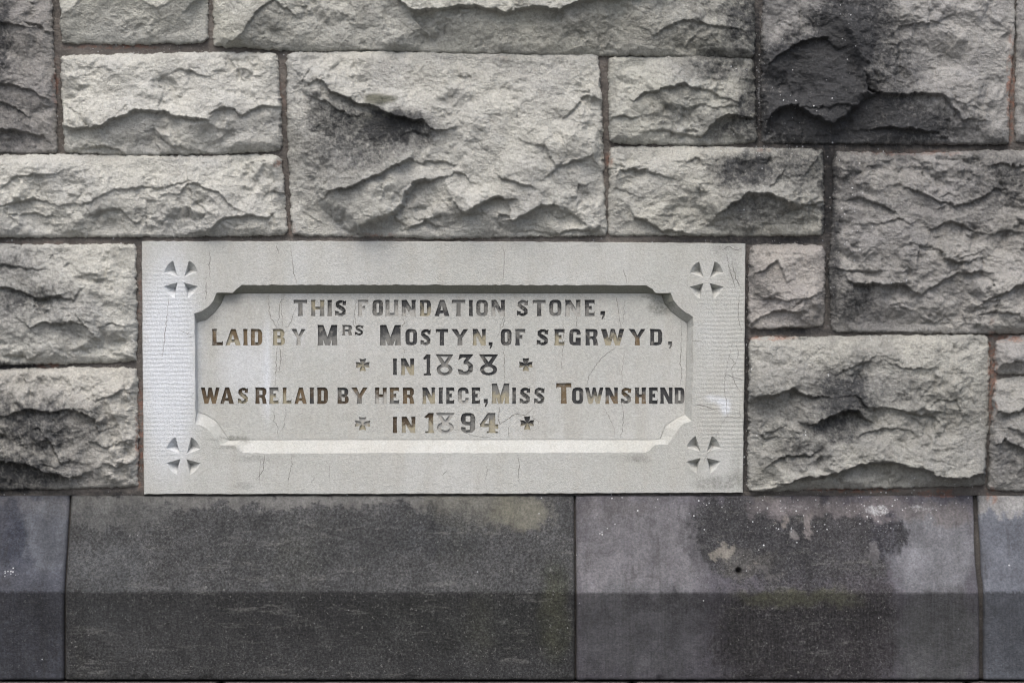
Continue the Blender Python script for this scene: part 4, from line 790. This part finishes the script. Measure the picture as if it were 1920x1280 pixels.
        for r_ in range(4):
            ca, sa = [(1,0),(0,1),(-1,0),(0,-1)][r_]
            A.append([(w_/2 + (x*ca - y*sa) * w_/2, h/2 + (x*sa + y*ca) * h/2) for x, y in ((-.12,-.12),(.12,-.12),(.42,-.36),(1,-.46),(.9,0),(1,.46),(.42,.36),(.12,.12),(-.12,.12))])
    return A, S
# letter: (char, x0, x1, y_top, y_bottom, tone of upper part, tone of lower part)
def row(spec, y0, y1):
    out = []
    for it in spec.split():
        f = it.split(':'); a, b = f[1].split('-'); yy0, yy1 = y0, y1
        if len(f) > 3: yy0, yy1 = map(float, f[3].split('-'))
        out.append((f[0], float(a), float(b), yy0, yy1, f[2][0], f[2][1]))
    return out
TXT = row('T:550-575.6:gg H:582.5-608:yg I:613-622.5:dg S:627-649.6:dg F:670-690:pp O:698-718:dg U:722-747:gp N:752.5-779.6:dp D:787-808:dy A:815-842.5:gd T:847-872:gg I:878.5-887:dd O:893-914.6:dg N:921-947:dp S:969-991:gd T:999-1023:gd O:1030-1053:dg N:1059.6-1089:dp E:1096-1115:dg ,:1126-1134.6:dd:583-598', 562, 592.5)
TXT += row('L:396.5-417:ob A:422-451:oy I:455-464:oo D:469.5-491:oo B:511-534:yy Y:545.6-572.5:gp M:595-632:dg:608.8-647.3 R:641-660:gg:609-628.6 S:664.6-681.7:gd:609-628.6 M:712-751.5:dg:609-647.3 O:760-782:dd S:788-808:dg T:817-840:dd Y:846-878:dg N:886-911:dy ,:916-923.5:dd:641.5-653.5 O:939-959:dd F:965.5-985:gd S:1006-1029.3:dd E:1039-1058.5:dy G:1067.5-1089:dd R:1097.5-1121.5:dd W:1127-1171:dy Y:1179-1211:do D:1219-1242:dd ,:1253-1260.6:gg:640-653.5', 616.5, 647.3)
TXT += row('+:666.7-693:gy:672-696 I:736-744.5:dd N:751.5-776.5:dy 1:793-808:dd:664-703.5 8:816.7-850:gg:664-703.5 3:857.7-889:dg:664-703.5 8:898-934:dd:664-703.5 +:973-999:dy:671-696', 672, 703)
TXT += row('W:375.6-411:bo A:412-438:bb S:445-465:by R:477.7-499.6:bb E:503.8-521.5:gy L:528.8-546:oy A:551.7-575:oo I:579.8-588.8:bd D:594-614.6:bb B:632-653.8:db Y:657.7-689:og H:702.5-725.4:bp E:729.6-748:og R:754.6-776.5:bo N:791.7-816:dy I:822-830.6:dd E:835.8-851.5:dd C:858-878.5:dp E:883.8-900:dd ,:907-914.6:dd:748-762.5 M:921.7-955:gy:718.8-756.7 I:959.8-968:dd S:974-995:dg S:1001-1022:dg T:1043-1071.5:oo:718-756.7 O:1072.8-1094:dd W:1097-1131.5:dy N:1135-1159:do S:1164-1184.6:og H:1190.4-1211.7:do E:1216.5-1233.5:dd N:1238-1261.7:dd D:1266-1276.8:dd', 726.3, 757)
TXT[-1] = ('D', 1265, 1283.8, 726.3, 757, 'd', 'g')
TXT += row('+:665-694:py:781.5-806.5 I:735.8-744.8:bb N:752.5-779:by 1:795-814:by:774-811.5 8:817-852.5:pp:774-811.5 9:864-891:dg:774-811.5 4:900-934:gy:774-811.5 +:975.4-1001.5:dy:780-806', 781, 811.5)
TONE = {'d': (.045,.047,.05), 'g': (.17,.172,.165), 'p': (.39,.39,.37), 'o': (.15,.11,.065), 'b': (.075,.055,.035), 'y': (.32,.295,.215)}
letters = []; loops = []
for ch, x0, x1, y0, y1, ta_, tb_ in TXT:
    A, S = glyph(ch, x1 - x0, y1 - y0); rj = random.Random(x0 + y0)
    tr = lambda pl: [(x0 + x + rj.uniform(-.25, .25), y1 - y + rj.uniform(-.25, .25)) for x, y in pl]
    A = [tr(p) for p in A]; S = [tr(p) for p in S]; loops += A + S; letters.append((ch, A, S, ta_, tb_, x0, x1, y0, y1))
inn_big = INNd
gx, gy = np.meshgrid(np.arange(366, 1284, 9.0), np.arange(548, 828, 9.0)); gx = gx.ravel() + .31; gy = gy.ravel() + .17
okp = pip(gx, gy, INNd); lab = np.full(gx.shape, -1)
def which(x, y):
    out = np.full(x.shape, -1)
    for k, (ch, A, S, _, _, x0, x1, y0, y1) in enumerate(letters):
        m = np.nonzero((x > x0 - 4) & (x < x1 + 4) & (y > y0 - 4) & (y < y1 + 4))[0]
        if not len(m): continue
        i_ = np.zeros(len(m), bool)
        for p in A: i_ |= pip(x[m], y[m], p)
        for p in S: i_ &= ~pip(x[m], y[m], p)
        out[m[i_]] = k
    return out
okp &= which(gx, gy) < 0
Pn, Fn, _, mp, rng = cdt_region([INNd] + loops, [(float(a), float(b)) for a, b in zip(gx[okp], gy[okp])], lambda x, y: np.ones(x.shape, bool))
C = Pn[Fn].mean(1); inside = pip(C[:, 0], C[:, 1], INNd); wl = which(C[:, 0], C[:, 1])
hp = HP + fbm(Pn[:, 0] / 90, Pn[:, 1] / 90, 520, 3) * .6
F1 = Fn[inside & (wl < 0)]; W_ = to_world(Pn[:, 0], Pn[:, 1], hp, TORG)
used, inv = np.unique(F1.ravel(), return_inverse=True); W1 = W_[used]
link('panel', mesh_from('panel', W1, tris=orient(W1, inv.reshape(-1, 3)), attrs={'tablet_marks': tmarks(Pn[used, 0], Pn[used, 1])}, smooth=False), M_TABLET, TB, TORG)
for k, (ch, A, S, ta_, tb_, x0, x1, y0, y1) in enumerate(letters):
    f = Fn[wl == k]
    if not len(f): continue
    used, inv = np.unique(f.ravel(), return_inverse=True); f2 = inv.reshape(-1, 3); n = len(used)
    e = {}
    for t in f2:
        for a, b in ((t[0], t[1]), (t[1], t[2]), (t[2], t[0])):
            kk_ = (min(a, b), max(a, b)); e[kk_] = e.get(kk_, 0) + 1
    be = [x for x, c in e.items() if c == 1]
    org = (WX((x0 + x1) / 2), -HP / 1000, WZ((y0 + y1) / 2))
    # the cut slopes in slightly from the arris
    q_ = Pn[used]; cxm = q_.mean(0)
    fl = to_world(q_[:, 0], q_[:, 1], hp[used] - HL, org); tp = to_world(q_[:, 0], q_[:, 1], hp[used], org)
    W2 = np.concatenate([fl, tp]); qd = np.array([(a, b, b + n, a + n) for a, b in be])
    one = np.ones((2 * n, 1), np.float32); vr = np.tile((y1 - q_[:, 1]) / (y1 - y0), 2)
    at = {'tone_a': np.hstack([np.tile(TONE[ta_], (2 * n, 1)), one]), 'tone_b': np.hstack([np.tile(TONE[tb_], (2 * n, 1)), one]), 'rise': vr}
    nm = {'+': 'inlaid_cross', ',': 'comma'}.get(ch, 'numeral' if ch.isdigit() else 'letter')
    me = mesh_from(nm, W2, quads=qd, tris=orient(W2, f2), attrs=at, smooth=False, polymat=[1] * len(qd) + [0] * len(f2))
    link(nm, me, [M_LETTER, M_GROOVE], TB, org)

# --- hairline cracks
CR = [(HP, [[(503,553),(503,580),(508,597),(516,610),(519,616)],[(533,553),(524,570),(523,588),(520,604),(522,614)],[(555,575),(549,590),(545,603),(540,612),(533,613)],[(527,560),(528,590),(530,612)],[(520,649),(517,666),(517,692),(516,722)],[(524,650),(526,668),(522,700)],
  [(533,759),(537,775),(531,790),(530,806),(529,822)],[(514,765),(513,790),(521,800),(520,822)],[(933,556),(940,566),(946,590),(940,606),(935,626),(930,636)],[(947,594),(942,612),(937,616)],[(946,650),(945,672),(946,718)],[(937,762),(934,780),(936,795),(952,785),(966,776),(985,778),(1000,765)],
  [(850,805),(866,808),(880,814),(900,820),(926,818)],[(1157,556),(1159,580),(1163,600),(1164,614)],[(1172,560),(1170,590),(1166,615)],[(1155,649),(1148,655),(1140,662),(1128,672),(1118,684),(1106,702),(1100,722)],[(1172,652),(1170,672),(1166,700),(1168,722)],[(1166,759),(1169,776),(1168,800),(1164,821)],
  [(1131,760),(1138,775),(1145,788),(1152,804),(1153,821)],[(1277,602),(1278,640),(1276,670),(1279,700),(1277,722)],[(1056,600),(1056,640),(1053,690)],[(1082,593),(1082,614)],[(755,596),(758,606),(752,615)],[(758,650),(756,668),(754,690)],[(662,600),(664,612)],[(668,560),(664,590),(668,612)],[(950,640),(953,650)],[(1000,770),(998,782),(1010,790),(1008,806)],[(953,800),(954,821)]]),
 (HF, [[(546,464),(548,478),(550,500),(554,520),(556,532)],[(393,472),(395,486),(394,505),(396,520)],[(519,460),(522,468),(524,476)],[(942,461),(946,476),(945,500),(942,531)],[(1168,505),(1172,518),(1174,531)],[(317,560),(314,600),(310,630),(307,668)],[(388,520),(387,560)],
  [(548,851),(548,870),(543,890),(540,908)],[(488,852),(490,866),(487,885),(490,915)],[(497,852),(495,880),(480,900)],[(970,851),(973,866),(972,888),(974,905)],[(912,872),(914,884),(908,902)],[(618,872),(619,900)],[(590,895),(582,908)],[(838,880),(830,890)],
  [(1371,491),(1376,508),(1382,530),(1391,549)],[(1385,548),(1384,570),(1383,596),(1390,620)],[(1362,478),(1366,500),(1378,540)],[(1376,636),(1370,650),(1366,668),(1360,700),(1357,730),(1362,760),(1362,780),(1352,794),(1346,806),(1340,820)],[(1385,690),(1372,700),(1376,716),(1385,732)],[(1359,700),(1372,706),(1392,712)],[(1366,668),(1378,680),(1370,692)],[(1360,780),(1376,783),(1388,781)],[(1340,822),(1334,840),(1322,858),(1316,874)],[(1300,760),(1312,759),(1330,764),(1344,771)],
  [(1352,470),(1366,462),(1380,470),(1390,466)],[(1386,760),(1388,785)],[(352,632),(366,630)],[(1297,639),(1314,640)],[(340,620),(352,626),(358,622)],[(366,735),(358,744)],[(1380,640),(1384,664),(1376,690)]])]
def crack_mesh(h, pls, seed):
    r = random.Random(seed); vs = []; fs = []
    for pl in pls:
        P2 = [tuple(map(float, pl[0]))]
        for a, b in zip(pl[:-1], pl[1:]):
            k = max(2, int(math.dist(a, b) / 3.5))
            for j in range(1, k + 1):
                t = j / k; P2.append((a[0] + (b[0]-a[0]) * t + (r.gauss(0, .75)), a[1] + (b[1]-a[1]) * t + (r.gauss(0, .5))))
        n = len(P2); base = r.uniform(.45, 1.0)
        T2 = np.gradient(np.array(P2), axis=0); T2 /= np.hypot(*T2.T)[:, None] + 1e-9
        for i, (p, t) in enumerate(zip(P2, T2)):
            w2 = base * (.35 + .65 * math.sin(math.pi * (i + .4) / (n - .2))) * r.uniform(.4, 1.4) * .52; s0 = len(vs)
            vs += [(p[0] - t[1]*w2, p[1] + t[0]*w2, h + .75), (p[0], p[1], h + .78), (p[0] + t[1]*w2, p[1] - t[0]*w2, h + .75)]
            if i: fs += [(s0-3, s0, s0+1, s0-2), (s0-2, s0+1, s0+2, s0-1)]
    return vs, fs
for i, (h, pls) in enumerate(CR):
    for j, pl in enumerate(pls):
        vs, fs = crack_mesh(h, [pl], 40 + i * 50 + j); A = np.array(vs); fz = (90, 520, .6) if i == 0 else (70, 500, .7)
        A[:, 2] += fbm(A[:, 0] / fz[0], A[:, 1] / fz[0], fz[1], 3) * fz[2] - .45
        c_ = A.mean(0); org = (WX(c_[0]), 0, WZ(c_[1])); W2 = to_world(A[:, 0], A[:, 1], A[:, 2], org)
        link('crack', mesh_from('crack', W2, quads=orient(W2, fs)), M_CRACK, TB, org)
